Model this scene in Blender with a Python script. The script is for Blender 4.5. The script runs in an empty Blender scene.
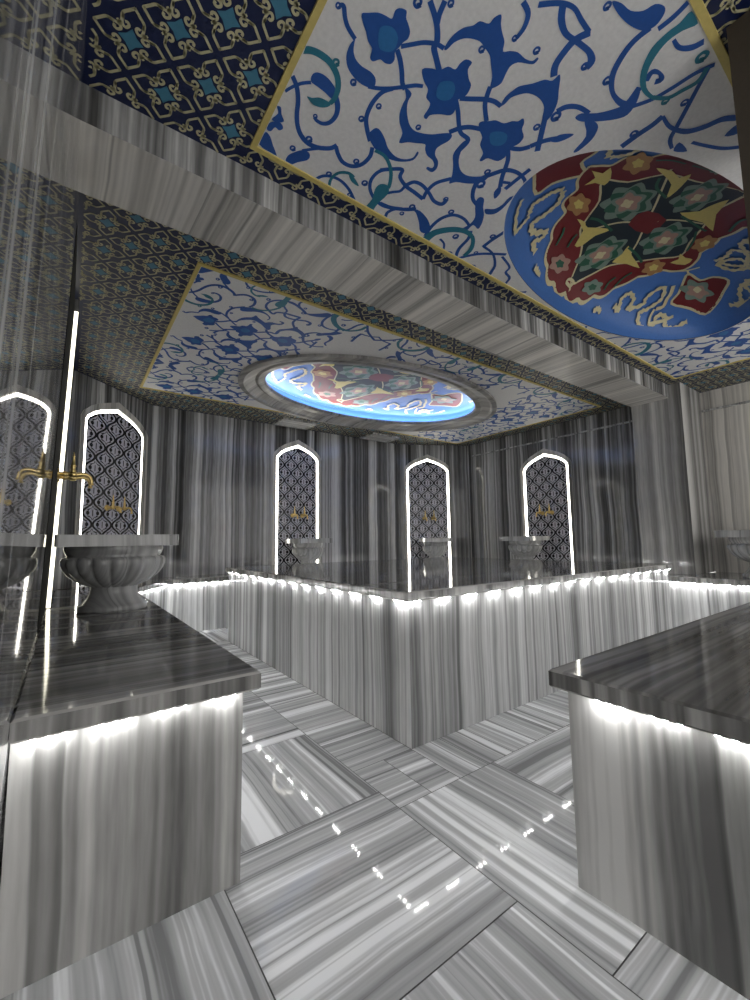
import bpy, bmesh, math, random
from mathutils import Vector, Matrix
from mathutils.geometry import tessellate_polygon
random.seed(7)
PI = math.pi
SC = bpy.context.scene
COL = SC.collection
LED_DIODE = 74.0
LED_SLAB = 76.0
LED_BAND = 5.0
LED_COVE = 27.0
WORLD = 0.75
PIER_Y = 0.33
EXPO = 1.3
LED_STRIP = 1.8
VINES = [
    ('s','b',[673,1092,11,687,1084,14,708,1108,14,732,1126,14,772,1141,14]),
    ('c','b',[672,1093,11]),
    ('f','b',[772,1141,766,1166,774,1204,799,1235,839,1251,880,1254,921,1242,922,1219,907,1202,879,1196,843,1200,811,1194,789,1177,777,1154]),
    ('c','b',[848,1267,15]),
    ('s','b',[904,1246,14,941,1228,14,981,1200,14,1012,1173,14,1036,1151,14,1060,1130,14,1085,1116,13]),
    ('s','b',[991,1193,16,964,1231,16,956,1290,17,970,1352,17,1003,1394,18,1047,1433,18]),
    ('c','b',[987,1283,14]),
    ('c','b',[957,1370,15]),
    ('f','b',[1021,1410,1029,1370,1053,1364,1097,1385,1136,1412,1189,1425,1234,1413,1264,1381,1259,1347,1271,1350,1273,1392,1235,1429,1190,1450,1124,1459,1067,1442,1040,1426]),
    ('s','t',[631,1282,24,660,1265,23,699,1257,23,740,1261,22,781,1284,21,807,1319,20,817,1360,18,812,1393,16]),
    ('c','t',[755,1246,16]),
    ('f','t',[720,1423,740,1416,763,1398,788,1392,816,1392,809,1413,785,1431,756,1438,736,1431]),
    ('f','b',[707,1363,700,1337,714,1318,747,1312,781,1320,813,1338,824,1364,805,1373,773,1367,736,1365]),
    ('s','b',[813,1353,22,842,1381,20,858,1421,18,852,1463,17,830,1486,16,803,1490,14,786,1483,12]),
    ('c','b',[788,1476,11]),
    ('s','b',[709,1366,12,681,1390,12,657,1422,11,638,1458,11]),
    ('s','b',[637,1386,16,671,1416,17,699,1463,17,717,1511,17,742,1557,18,775,1590,20,819,1607,21,867,1599,21,914,1570,20,933,1538,19]),
    ('c','b',[815,1586,18]),
    ('s','b',[932,1545,17,961,1574,18,1002,1597,19,1050,1590,20,1084,1552,19,1091,1495,18,1073,1451,17]),
    ('c','b',[1054,1556,17]),
    ('f','b',[773,1752,770,1718,786,1686,812,1654,841,1646,857,1661,855,1688,824,1723,799,1758]),
    ('s','b',[813,1656,13,862,1609,13,892,1587,13]),
    ('c','b',[773,1670,16]),
    ('f','b',[639,1598,651,1558,636,1533,651,1527,665,1553,686,1575,667,1595]),
    ('f','b',[639,1653,636,1622,654,1598,679,1591,696,1607,685,1626,665,1623,657,1651]),
    ('f','b',[637,1742,637,1671,663,1676,691,1709,722,1743,720,1754]),
    ('s','b',[941,1758,14,958,1725,15,990,1702,15,1044,1693,15,1103,1710,15,1156,1744,15,1187,1771,15]),
    ('c','b',[981,1694,17]),
    ('c','b',[1136,1742,17]),
    ('s','t',[1019,1762,13,1003,1714,13,1014,1663,14,1054,1633,15,1092,1637,15]),
    ('f','t',[1065,1641,1092,1637,1143,1667,1100,1667]),
    ('s','b',[1253,1466,17,1205,1501,17,1174,1543,17,1173,1601,16,1201,1649,16,1252,1684,17,1316,1697,20,1373,1682,21,1414,1662,21,1453,1639,21,1487,1610,21]),
    ('s','b',[1176,1528,19,1213,1495,19,1263,1462,18,1283,1502,17,1343,1526,19,1402,1530,20,1472,1537,20]),
    ('s','b',[1472,1537,18,1454,1486,18,1457,1422,19,1501,1359,19]),
    ('s','b',[1339,1521,20,1360,1483,19,1407,1473,18,1471,1489,17,1530,1512,19,1580,1502,23,1578,1462,21]),
    ('c','b',[1574,1465,16]),
    ('s','b',[1265,1648,16,1307,1598,15,1337,1568,15,1338,1529,14]),
    ('f','t',[1251,1768,1247,1696,1222,1634,1225,1594,1258,1578,1290,1602,1296,1645,1290,1699,1295,1772]),
    ('s','t',[1092,1456,16,1142,1452,16,1188,1472,16,1231,1510,16,1263,1560,17,1274,1590,18]),
    ('c','b',[1158,1634,19]),
    ('f','b',[1469,1623,1515,1608,1597,1631,1656,1676,1656,1719,1618,1722,1570,1678,1506,1632]),
    ('c','b',[1461,1611,20]),
    ('c','b',[1444,1680,15]),
    ('s','b',[1395,1774,14,1373,1726,16,1389,1683,17,1423,1655,17,1487,1610,17]),
    ('s','b',[1298,1692,18,1360,1683,19,1423,1655,20]),
    ('s','b',[1671,1735,19,1649,1652,19,1653,1574,20,1692,1519,19,1762,1506,17,1838,1528,15]),
    ('c','b',[1664,1512,19]),
    ('s','t',[1694,1761,46,1698,1686,43,1748,1619,40,1807,1579,35,1865,1568,28,1929,1585,21,1988,1652,25,2001,1722,26]),
    ('c','b',[1828,1631,22]),
    ('s','b',[1763,1701,13,1815,1718,12,1855,1767,13]),
    ('s','b',[1975,1776,19,1925,1696,20,1904,1602,19,1867,1546,17]),
    ('c','b',[1907,1765,25]),
    ('s','b',[1981,1773,20,2023,1707,20,2072,1650,20,2146,1598,20,2215,1556,20]),
    ('c','b',[2043,1658,16]),
    ('s','b',[2036,1596,22,2032,1523,22,2041,1420,21]),
    ('c','b',[2013,1501,20]),
    ('s','b',[2034,1591,16,2139,1602,14,2241,1665,16,2283,1732,21,2317,1784,15,2388,1800,25,2398,1767,28]),
    ('s','b',[2211,1584,15,2338,1621,14,2368,1673,16,2442,1697,17,2488,1771,16,2575,1794,19]),
    ('s','b',[2612,1797,18,2688,1729,18]),
    ('f','b',[2073,1806,2102,1774,2131,1742,2195,1781,2135,1787]),
    ('f','b',[1028,1161,1066,1164,1074,1196,1097,1230,1139,1265,1178,1276,1217,1265,1257,1243,1291,1213,1320,1192,1338,1197,1341,1224,1328,1257,1324,1285,1342,1310,1376,1325,1399,1356,1395,1387,1360,1390,1356,1377,1378,1371,1375,1352,1350,1337,1310,1333,1281,1315,1264,1297,1227,1317,1193,1335,1161,1361,1144,1317,1105,1289,1077,1255,1062,1214,1057,1189]),
    ('c','b',[1185,1254,14]),
    ('s','b',[918,1077,16,948,1096,17,980,1124,17,1010,1156,17,1033,1167,17]),
    ('s','b',[919,900,17,955,917,17,992,940,18,1022,971,20,1027,992,20,1056,1011,19,1097,1036,20]),
    ('s','b',[961,870,17,971,906,17,984,932,18]),
    ('s','b',[924,1061,14,953,1032,14,985,1002,14,1025,979,14,1059,972,14]),
    ('c','b',[889,927,18]),
    ('c','b',[983,863,13]),
    ('f','b',[1061,973,1055,948,1058,915,1071,884,1093,861,1103,838,1135,824,1136,802,1149,782,1170,799,1193,812,1226,826,1248,849,1268,833,1297,818,1337,815,1367,803,1371,786,1380,786,1381,805,1362,819,1326,839,1313,865,1324,897,1335,924,1325,952,1311,960,1287,931,1249,906,1218,887,1185,882,1152,879,1118,892,1094,909,1076,937,1071,968]),
    ('c','b',[1178,891,14]),
    ('c','b',[1350,773,15]),
    ('s','b',[1309,957,18,1326,987,18,1351,1019,17,1411,1060,17]),
    ('s','b',[1243,1061,18,1279,1038,18,1328,1005,18,1369,986,17,1410,982,16]),
    ('f','b',[1407,984,1393,949,1397,913,1406,886,1439,851,1466,814,1495,798,1499,767,1551,803,1592,833,1620,874,1625,906,1604,912,1563,877,1512,868,1462,881,1434,905,1415,936,1415,967]),
    ('s','b',[1609,901,21,1659,950,22,1724,1014,23]),
    ('c','b',[1643,869,24]),
    ('c','b',[1617,946,17]),
    ('f','b',[749,1065,766,1050,794,1029,822,1020,844,1014,839,990,848,975,871,967,883,983,900,992,921,1006,929,1027,922,1047,920,1068,916,1086,931,1108,929,1128,909,1139,886,1140,868,1161,851,1157,840,1129,815,1119,791,1099,769,1085]),
    ('f','l',[825,1060,859,1032,897,1045,909,1084,888,1106,857,1109]),
    ('f','b',[1040,1072,1070,1047,1097,1036,1116,1006,1146,997,1146,972,1154,949,1181,942,1187,968,1218,990,1242,1000,1255,1033,1247,1058,1239,1079,1263,1107,1261,1135,1222,1157,1190,1185,1189,1207,1170,1204,1165,1171,1155,1148,1125,1140,1110,1113,1076,1100]),
    ('f','l',[1131,1065,1168,1034,1200,1048,1213,1083,1188,1110,1153,1110]),
    ('f','b',[1390,1080,1420,1053,1442,1033,1482,1021,1503,994,1525,979,1532,958,1555,969,1571,991,1610,1009,1619,1045,1605,1079,1624,1110,1615,1156,1562,1174,1551,1201,1537,1204,1521,1170,1477,1151,1454,1120,1413,1103]),
    ('f','l',[1469,1086,1498,1054,1536,1045,1560,1068,1556,1098,1515,1118]),
    ('s','b',[1231,1074,16,1276,1103,17,1326,1143,17,1361,1163,17,1413,1167,19,1416,1226,22]),
    ('s','b',[1313,1191,20,1340,1149,20,1373,1120,19,1420,1098,18]),
    ('f','b',[1416,1171,1424,1214,1451,1259,1497,1294,1548,1300,1596,1277,1644,1239,1651,1271,1628,1304,1586,1334,1537,1358,1514,1385,1490,1341,1452,1298,1412,1261,1401,1224,1401,1181]),
    ('c','b',[1623,1225,18]),
    ('s','b',[1628,1265,23,1651,1220,23,1689,1165,22,1753,1140,18,1824,1148,16,1881,1184,19]),
    ('s','b',[1602,1088,17,1646,1121,19,1680,1164,20,1707,1202,20,1749,1246,20]),
    ('f','b',[1786,1312,1749,1285,1744,1242,1774,1259,1788,1289]),
    ('s','b',[1605,1079,19,1648,1055,20,1676,1020,21]),
    ('s','b',[1674,1018,21,1705,963,21,1736,928,21]),
    ('f','b',[1728,947,1735,905,1784,867,1779,901,1758,934]),
    ('s','b',[1627,1303,21,1653,1345,20,1693,1381,18,1743,1395,19]),
    ('f','b',[1717,1380,1714,1350,1742,1346,1782,1385,1832,1420,1871,1467,1889,1512,1840,1507,1843,1564,1807,1579,1819,1512,1802,1460,1756,1420]),
    ('c','b',[1653,1292,27]),
    ('f','b',[1802,1388,1843,1359,1856,1315,1846,1256,1879,1217,1895,1222,1867,1258,1880,1333,1873,1382,1835,1409]),
    ('s','b',[1781,1239,21,1781,1171,20,1783,1091,20]),
    ('s','b',[1736,1218,15,1771,1201,15]),
    ('s','b',[1231,690,16,1288,644,15,1339,623,13,1395,626,14,1453,628,15]),
    ('s','b',[1458,625,23,1435,670,24,1440,721,24,1455,761,24,1486,786,23]),
    ('s','b',[1300,640,22,1337,667,21,1389,680,17,1454,668,17,1516,660,18,1554,671,26,1558,694,29]),
    ('c','b',[1552,694,16]),
    ('s','b',[1181,716,16,1224,725,16,1248,758,15,1253,795,13]),
    ('c','b',[1249,797,12]),
    ('f','b',[1430,537,1483,541,1548,533,1608,512,1630,480,1616,446,1592,437,1559,453,1545,486,1509,511,1461,520]),
    ('c','b',[1430,552,15]),
    ('s','b',[1621,491,21,1617,546,21,1639,604,22,1682,653,20,1755,680,15,1836,667,25,1811,603,24]),
    ('c','b',[1677,668,19]),
    ('f','t',[1685,386,1746,386,1727,427,1720,473,1739,520,1774,560,1834,587,1903,582,1949,564,1906,594,1841,604,1786,593,1735,562,1695,514,1687,461,1691,424]),
    ('s','t',[1895,590,14,1952,554,16,1969,505,17,1979,455,17,1948,416,16]),
    ('c','t',[1961,563,17]),
    ('c','t',[1888,414,24]),
    ('s','b',[1646,383,17,1653,430,18,1649,477,18]),
    ('s','b',[1733,457,11,1780,454,14,1818,426,21,1832,393,22]),
    ('s','b',[1960,395,16,1935,452,17,1924,522,17,1906,594,17,1866,661,17]),
    ('s','b',[1953,412,16,2007,464,16,2066,519,17,2131,580,18,2175,620,17,2235,634,13]),
    ('c','b',[2035,518,17]),
    ('s','b',[1806,579,21,1789,550,20,1820,534,11,1850,540,20,1839,558,20]),
    ('f','b',[1717,824,1720,798,1774,759,1819,703,1835,660,1824,608,1867,638,1891,684,1868,725,1811,777,1755,817]),
    ('s','b',[1626,856,23,1640,822,21,1683,792,18,1747,778,16]),
    ('f','b',[1764,807,1797,784,1842,786,1878,831,1884,900,1866,913,1840,840]),
    ('s','b',[2025,597,25,2032,642,25,2028,697,26,2029,770,27]),
    ('c','b',[2009,706,19]),
    ('s','b',[2025,597,12,2108,597,15,2190,564,23,2233,508,26,2257,448,26,2305,406,24]),
    ('f','b',[2362,469,2340,415,2398,426]),
    ('s','b',[2276,567,13,2342,539,14,2433,493,16,2495,440,17]),
    ('f','b',[2257,635,2228,601,2312,597]),
]
MEDALLION = [
    ('O','cream',0,[-616,-33,-581,78,-534,184,-519,311,-461,403,-438,533,-401,646,-335,793,-275,873,-170,932,-50,957,69,947,182,871,282,753,334,584,387,423,437,264,499,122,543,-2]),
    ('I','cream',0,[-466,-16,-352,140,-301,336,-267,453,-157,567,-90,706,-35,869,63,725,133,543,244,368,335,177,411,-28]),
    ('s','cream',7,[21,24,-92,156,-176,326,-237,470]),
    ('s','cream',7,[21,24,128,219,191,417]),
    ('s','cream',7,[21,24,-99,-187,-310,-481]),
    ('s','cream',7,[21,24,84,-168,215,-390]),
    ('f','red',0,[-52,141,-78,-63,73,-145,103,79]),
    ('f','gray',0,[-176,-258,-149,-209,-134,-156,-101,-142,-67,-111,-75,-47,-92,3,-79,57,-77,121,-114,146,-150,152,-171,202,-204,244,-235,212,-255,172,-290,178,-328,168,-328,109,-321,55,-344,18,-362,-34,-337,-78,-309,-107,-309,-162,-300,-219,-264,-218,-232,-201,-208,-235]),
    ('f','green',0,[-179,-220,-155,-170,-145,-116,-114,-101,-84,-64,-100,-6,-124,34,-119,89,-128,151,-166,154,-197,138,-225,173,-262,194,-277,142,-280,90,-310,72,-336,34,-317,-19,-293,-55,-300,-107,-296,-167,-261,-171,-231,-157,-210,-194]),
    ('f','gray',0,[-184,-166,-164,-122,-156,-75,-130,-54,-108,-12,-129,32,-155,54,-162,101,-183,146,-214,125,-233,92,-262,97,-294,82,-290,30,-276,-11,-289,-52,-291,-105,-260,-119,-232,-113,-213,-146]),
    ('f','pink',0,[-190,-127,-173,-93,-167,-58,-146,-41,-128,-9,-145,24,-165,40,-170,75,-185,108,-210,92,-227,67,-250,70,-275,58,-273,18,-263,-12,-273,-44,-276,-84,-251,-93,-228,-88,-213,-112]),
    ('f','cream',0,[-195,-50,-185,-31,-183,-11,-173,3,-169,26,-181,40,-194,43,-204,57,-218,63,-227,44,-229,24,-238,10,-243,-13,-231,-26,-218,-29,-209,-43]),
    ('f','gray',0,[221,-291,248,-244,266,-191,293,-185,323,-159,324,-91,315,-33,330,20,337,86,308,122,279,137,265,194,240,247,212,222,193,185,163,201,131,200,127,138,130,79,108,45,90,-6,108,-59,128,-97,124,-156,126,-220,155,-227,183,-217,199,-259]),
    ('f','green',0,[223,-250,247,-201,261,-147,287,-138,315,-106,307,-41,291,6,300,63,297,131,266,143,239,134,218,178,188,210,172,159,167,105,141,94,116,60,128,-1,145,-45,136,-100,133,-164,162,-178,188,-170,201,-215]),
    ('f','gray',0,[224,-191,245,-149,255,-101,279,-85,300,-46,287,5,268,35,266,86,251,138,225,125,206,95,182,108,155,100,154,43,163,-3,149,-44,143,-99,167,-122,191,-123,203,-162]),
    ('f','pink',0,[224,-148,241,-116,248,-80,267,-67,284,-37,274,0,258,23,257,61,247,100,225,89,210,67,191,76,168,70,167,27,174,-8,163,-39,157,-81,177,-98,196,-97,206,-127]),
    ('f','cream',0,[228,-64,237,-46,241,-25,249,-12,255,11,246,28,236,34,229,51,217,62,208,44,205,23,197,10,191,-12,200,-30,210,-36,216,-53]),
    ('f','gray',0,[-117,-798,-73,-750,-38,-695,-13,-691,21,-667,41,-596,47,-536,71,-483,91,-415,73,-375,51,-356,49,-295,36,-237,8,-260,-14,-296,-37,-275,-64,-272,-78,-337,-85,-399,-110,-432,-135,-482,-132,-541,-124,-582,-144,-644,-165,-712,-143,-722,-116,-714,-120,-761]),
    ('f','green',0,[-96,-753,-57,-704,-28,-648,-3,-641,29,-611,39,-543,36,-493,55,-436,65,-365,41,-348,17,-355,6,-306,-14,-269,-36,-320,-50,-377,-74,-385,-101,-417,-102,-482,-97,-530,-119,-586,-139,-653,-120,-670,-95,-665,-100,-714]),
    ('f','gray',0,[-72,-691,-41,-648,-19,-600,4,-586,32,-548,32,-494,22,-460,30,-408,28,-352,3,-363,-18,-391,-36,-375,-61,-380,-71,-439,-74,-488,-94,-529,-112,-586,-98,-612,-79,-615,-80,-658]),
    ('f','pink',0,[-58,-646,-35,-614,-20,-577,-1,-566,21,-537,20,-497,12,-472,18,-433,17,-391,-3,-400,-20,-421,-35,-409,-55,-413,-64,-458,-66,-495,-82,-526,-96,-569,-84,-588,-68,-590,-67,-622]),
    ('f','cream',0,[-33,-560,-21,-543,-13,-522,-3,-509,7,-486,3,-467,-5,-460,-7,-441,-15,-429,-26,-447,-32,-468,-42,-480,-52,-503,-48,-522,-41,-529,-40,-548]),
    ('f','gray',0,[53,248,71,295,80,349,106,357,131,384,120,451,100,505,105,556,99,618,64,648,33,660,7,709,-30,752,-51,729,-62,696,-94,708,-126,704,-116,650,-101,598,-116,565,-125,517,-98,468,-71,433,-66,376,-53,313,-23,308,3,319,25,278]),
    ('f','green',0,[48,289,63,338,67,393,92,403,114,436,95,497,70,541,68,594,52,655,18,664,-6,654,-35,692,-72,717,-76,672,-71,624,-94,612,-112,580,-89,524,-64,484,-64,431,-55,368,-25,357,0,366,20,322]),
    ('f','gray',0,[39,347,53,390,54,437,74,454,88,492,66,540,41,567,30,613,5,659,-18,646,-30,618,-56,628,-82,619,-71,567,-54,525,-60,485,-56,432,-29,411,-6,412,13,374]),
    ('f','pink',0,[31,389,42,422,43,457,60,470,71,500,54,535,35,554,26,589,9,625,-11,614,-21,592,-42,599,-62,592,-55,553,-43,521,-48,491,-46,450,-23,436,-5,437,10,409]),
    ('f','cream',0,[19,471,25,488,25,508,31,521,33,543,20,559,9,564,-1,579,-15,588,-19,571,-19,551,-25,539,-26,517,-14,501,-3,496,6,480]),
    ('f','yellow',0,[-362,-400,-292,-481,-223,-485,-232,-583,-181,-510,-125,-387,-100,-274,-191,-393,-292,-400]),
    ('f','yellow',0,[56,-285,96,-437,35,-718,156,-543,293,-431,201,-399,139,-318]),
    ('f','yellow',0,[-356,383,-289,368,-245,393,-103,272,-150,414,-167,555,-215,590,-251,440]),
    ('f','yellow',0,[98,286,187,333,317,364,219,425,121,509,122,387]),
    ('s','green',9,[-103,-282,-211,-279,-276,-360]),
    ('s','green',9,[88,-277,235,-346,279,-379]),
    ('s','green',9,[-92,284,-219,279,-289,312]),
    ('s','green',9,[110,297,206,292,288,309]),
    ('f','yellow',0,[-526,101,-522,-2,-584,-38,-519,-71,-526,-152,-454,-79,-434,5,-490,33]),
    ('f','yellow',0,[422,98,427,9,387,-39,439,-57,477,-107,497,-10]),
    ('f','orange',0,[-454,-452,-433,-422,-420,-391,-399,-377,-378,-352,-382,-318,-393,-294,-387,-261,-389,-225,-412,-222,-433,-230,-449,-212,-471,-203,-487,-233,-496,-264,-516,-279,-537,-305,-532,-338,-521,-360,-529,-393,-531,-429,-508,-431,-486,-423,-473,-442]),
    ('f','yellow',0,[-454,-376,-443,-362,-438,-348,-427,-338,-418,-323,-423,-309,-430,-301,-431,-287,-437,-274,-450,-280,-460,-290,-470,-291,-483,-298,-486,-315,-485,-329,-490,-344,-493,-361,-483,-366,-472,-365,-465,-373]),
    ('f','orange',0,[-402,177,-387,204,-382,231,-361,248,-343,273,-356,297,-373,311,-373,337,-382,363,-409,358,-431,345,-451,353,-477,352,-489,324,-493,298,-513,281,-530,255,-517,234,-500,221,-501,196,-493,170,-468,175,-446,188,-427,178]),
    ('f','yellow',0,[-422,231,-414,244,-411,257,-402,267,-395,281,-403,290,-413,294,-418,304,-427,311,-439,303,-448,292,-460,288,-472,278,-472,265,-467,255,-470,243,-469,230,-457,229,-445,234,-435,230]),
    ('f','orange',0,[405,134,417,160,423,188,439,198,453,219,445,252,432,277,433,308,427,342,406,349,389,345,374,365,353,377,344,352,340,324,325,313,312,292,321,260,334,236,332,206,337,172,356,165,373,169,387,148]),
    ('f','yellow',0,[393,208,399,220,402,233,409,241,415,254,409,268,402,277,399,291,392,304,382,301,375,293,366,294,357,289,356,273,360,259,357,246,358,230,367,223,376,222,383,213]),
    ('f','orange',0,[365,-435,383,-410,396,-380,413,-373,431,-352,433,-315,428,-285,437,-252,440,-213,423,-201,407,-203,397,-178,382,-161,367,-187,357,-218,340,-226,323,-247,324,-284,329,-312,320,-345,316,-382,331,-393,347,-393,353,-417]),
    ('f','yellow',0,[375,-353,384,-342,390,-328,398,-321,406,-308,405,-291,401,-280,402,-264,399,-249,389,-251,381,-258,373,-255,363,-259,359,-276,358,-292,353,-306,349,-323,356,-332,363,-335,367,-346]),
    ('f','pink',0,[-163,711,-155,734,-156,756,-140,770,-129,790,-147,807,-169,816,-177,834,-193,851,-218,845,-237,834,-260,838,-286,834,-290,815,-287,797,-302,783,-312,763,-294,749,-273,740,-267,721,-254,701,-229,706,-210,718,-188,711]),
    ('f','green',0,[-197,753,-192,764,-192,774,-186,782,-183,793,-193,799,-204,800,-211,807,-223,812,-233,805,-239,797,-250,792,-259,785,-256,775,-249,768,-248,758,-244,749,-231,749,-220,753,-210,751]),
    ('f','gray',0,[194,710,199,731,196,753,209,763,217,780,199,802,180,817,171,837,155,858,134,859,119,854,98,864,75,868,74,850,79,831,67,821,60,804,78,783,96,769,103,747,116,724,137,722,153,728,172,716]),
    ('f','green',0,[162,761,165,771,164,780,169,787,170,797,161,806,151,811,144,820,134,827,125,823,121,817,112,815,104,810,109,799,115,790,116,781,121,770,132,767,141,768,151,763]),
    ('f','gray',0,[-479,-966,-474,-956,-471,-945,-298,-868,-265,-848,-245,-820,-238,-801,-221,-779,-209,-755,-217,-749,-229,-751,-229,-736,-235,-726,-252,-743,-267,-763,-282,-769,-302,-784,-318,-810,-331,-832,-512,-930,-510,-945,-502,-950,-494,-949,-488,-959]),
    ('f','green',0,[-321,-859,-301,-847,-287,-835,-276,-829,-263,-818,-257,-807,-256,-800,-250,-790,-247,-780,-255,-782,-263,-787,-268,-786,-277,-789,-287,-801,-294,-812,-306,-823,-320,-838,-321,-844,-315,-845,-321,-854]),
    ('s','green',8,[-254,634,-268,552,-267,493]),
    ('s','green',8,[-341,665,-359,557,-386,502]),
    ('s','green',8,[290,670,291,539,305,448]),
    ('s','green',8,[237,748,227,668,239,593]),
    ('s','green',8,[389,-108,328,-219,254,-302]),
    ('s','green',8,[-428,-451,-388,-551,-336,-614]),
    ('s','green',8,[-312,-648,-270,-718,-237,-769]),
    ('s','green',8,[317,-564,233,-691,204,-771]),
    ('s','cream',8,[-34,890,-88,874,-75,844,-28,850,-34,890,-26,915]),
    ('P','red',0,[584,17,675,-46,683,-183,736,-308,817,-203,886,-84,923,77,844,196,733,338,696,221,640,125]),
    ('f','gray',0,[813,-113,818,-66,812,-21,832,-3,847,33,821,72,793,94,785,137,764,184,735,174,717,151,686,173,650,181,651,135,663,93,641,73,626,36,656,2,685,-17,691,-60,707,-106,737,-97,758,-74,783,-100]),
    ('f','pink',0,[800,-69,802,-34,796,-1,807,18,810,51,787,78,766,89,751,120,727,148,712,130,708,104,688,103,670,88,686,52,705,26,707,-5,718,-42,741,-47,758,-39,777,-59]),
    ('f','cream',0,[747,-14,753,-2,755,13,759,27,758,44,749,55,739,59,729,65,718,65,712,53,710,38,707,24,708,8,717,-3,727,-8,736,-14]),
    ('s','cream',7,[499,122,546,8,562,-124]),
    ('s','cream',7,[548,2,592,13]),
    ('w','cream',13,[-611,211,-659,288,-675,347,-705,426,-681,501]),
    ('w','cream',14,[-602,228,-561,339,-579,476,-617,572,-563,628,-471,589]),
    ('w','cream',12,[-471,589,-484,662,-525,699,-465,761]),
    ('w','cream',10,[-812,388,-782,501,-712,638]),
    ('w','cream',10,[-673,514,-689,591,-712,638]),
    ('w','cream',13,[390,782,443,784,407,697,431,603,496,625,502,714,576,583,556,497,575,303,648,399,631,569,601,655,650,723,692,706,744,638,725,523,779,461,817,512,873,438,898,283]),
    ('w','cream',12,[545,-290,528,-412,479,-502,519,-613,609,-557,611,-427,570,-330]),
    ('w','cream',12,[904,-216,897,-362,837,-366,767,-434,754,-518]),
    ('w','cream',12,[375,-726,411,-641,429,-780]),
    ('w','cream',10,[245,928,276,891,310,899]),
    ('w','cream',10,[-414,850,-368,883,-346,899]),
]

# ------------------------------------------------------------------ materials
def new_mat(name):
    m = bpy.data.materials.new(name); m.use_nodes = True
    nt = m.node_tree
    return m, nt, nt.nodes['Principled BSDF']

def flat(name, rgb, rough=0.55, metal=0.0, spec=0.4):
    m, nt, b = new_mat(name)
    n = nt.nodes.new('ShaderNodeTexNoise'); n.inputs['Scale'].default_value = 60; n.inputs['Detail'].default_value = 3
    tc = nt.nodes.new('ShaderNodeTexCoord'); nt.links.new(tc.outputs['Object'], n.inputs['Vector'])
    r = nt.nodes.new('ShaderNodeMapRange'); r.inputs['To Min'].default_value = 0.88; r.inputs['To Max'].default_value = 1.12
    nt.links.new(n.outputs['Fac'], r.inputs['Value'])
    mx = nt.nodes.new('ShaderNodeVectorMath'); mx.operation = 'SCALE'; mx.inputs[0].default_value = rgb
    nt.links.new(r.outputs['Result'], mx.inputs['Scale']); nt.links.new(mx.outputs['Vector'], b.inputs['Base Color'])
    b.inputs['Roughness'].default_value = rough; b.inputs['Metallic'].default_value = metal
    b.inputs['Specular IOR Level'].default_value = spec
    return m

def glow(name, rgb, strength):
    m = bpy.data.materials.new(name); m.use_nodes = True
    nt = m.node_tree; nt.nodes.clear()
    e = nt.nodes.new('ShaderNodeEmission'); e.inputs['Color'].default_value = (*rgb, 1); e.inputs['Strength'].default_value = strength
    o = nt.nodes.new('ShaderNodeOutputMaterial'); nt.links.new(e.outputs[0], o.inputs['Surface'])
    return m

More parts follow.
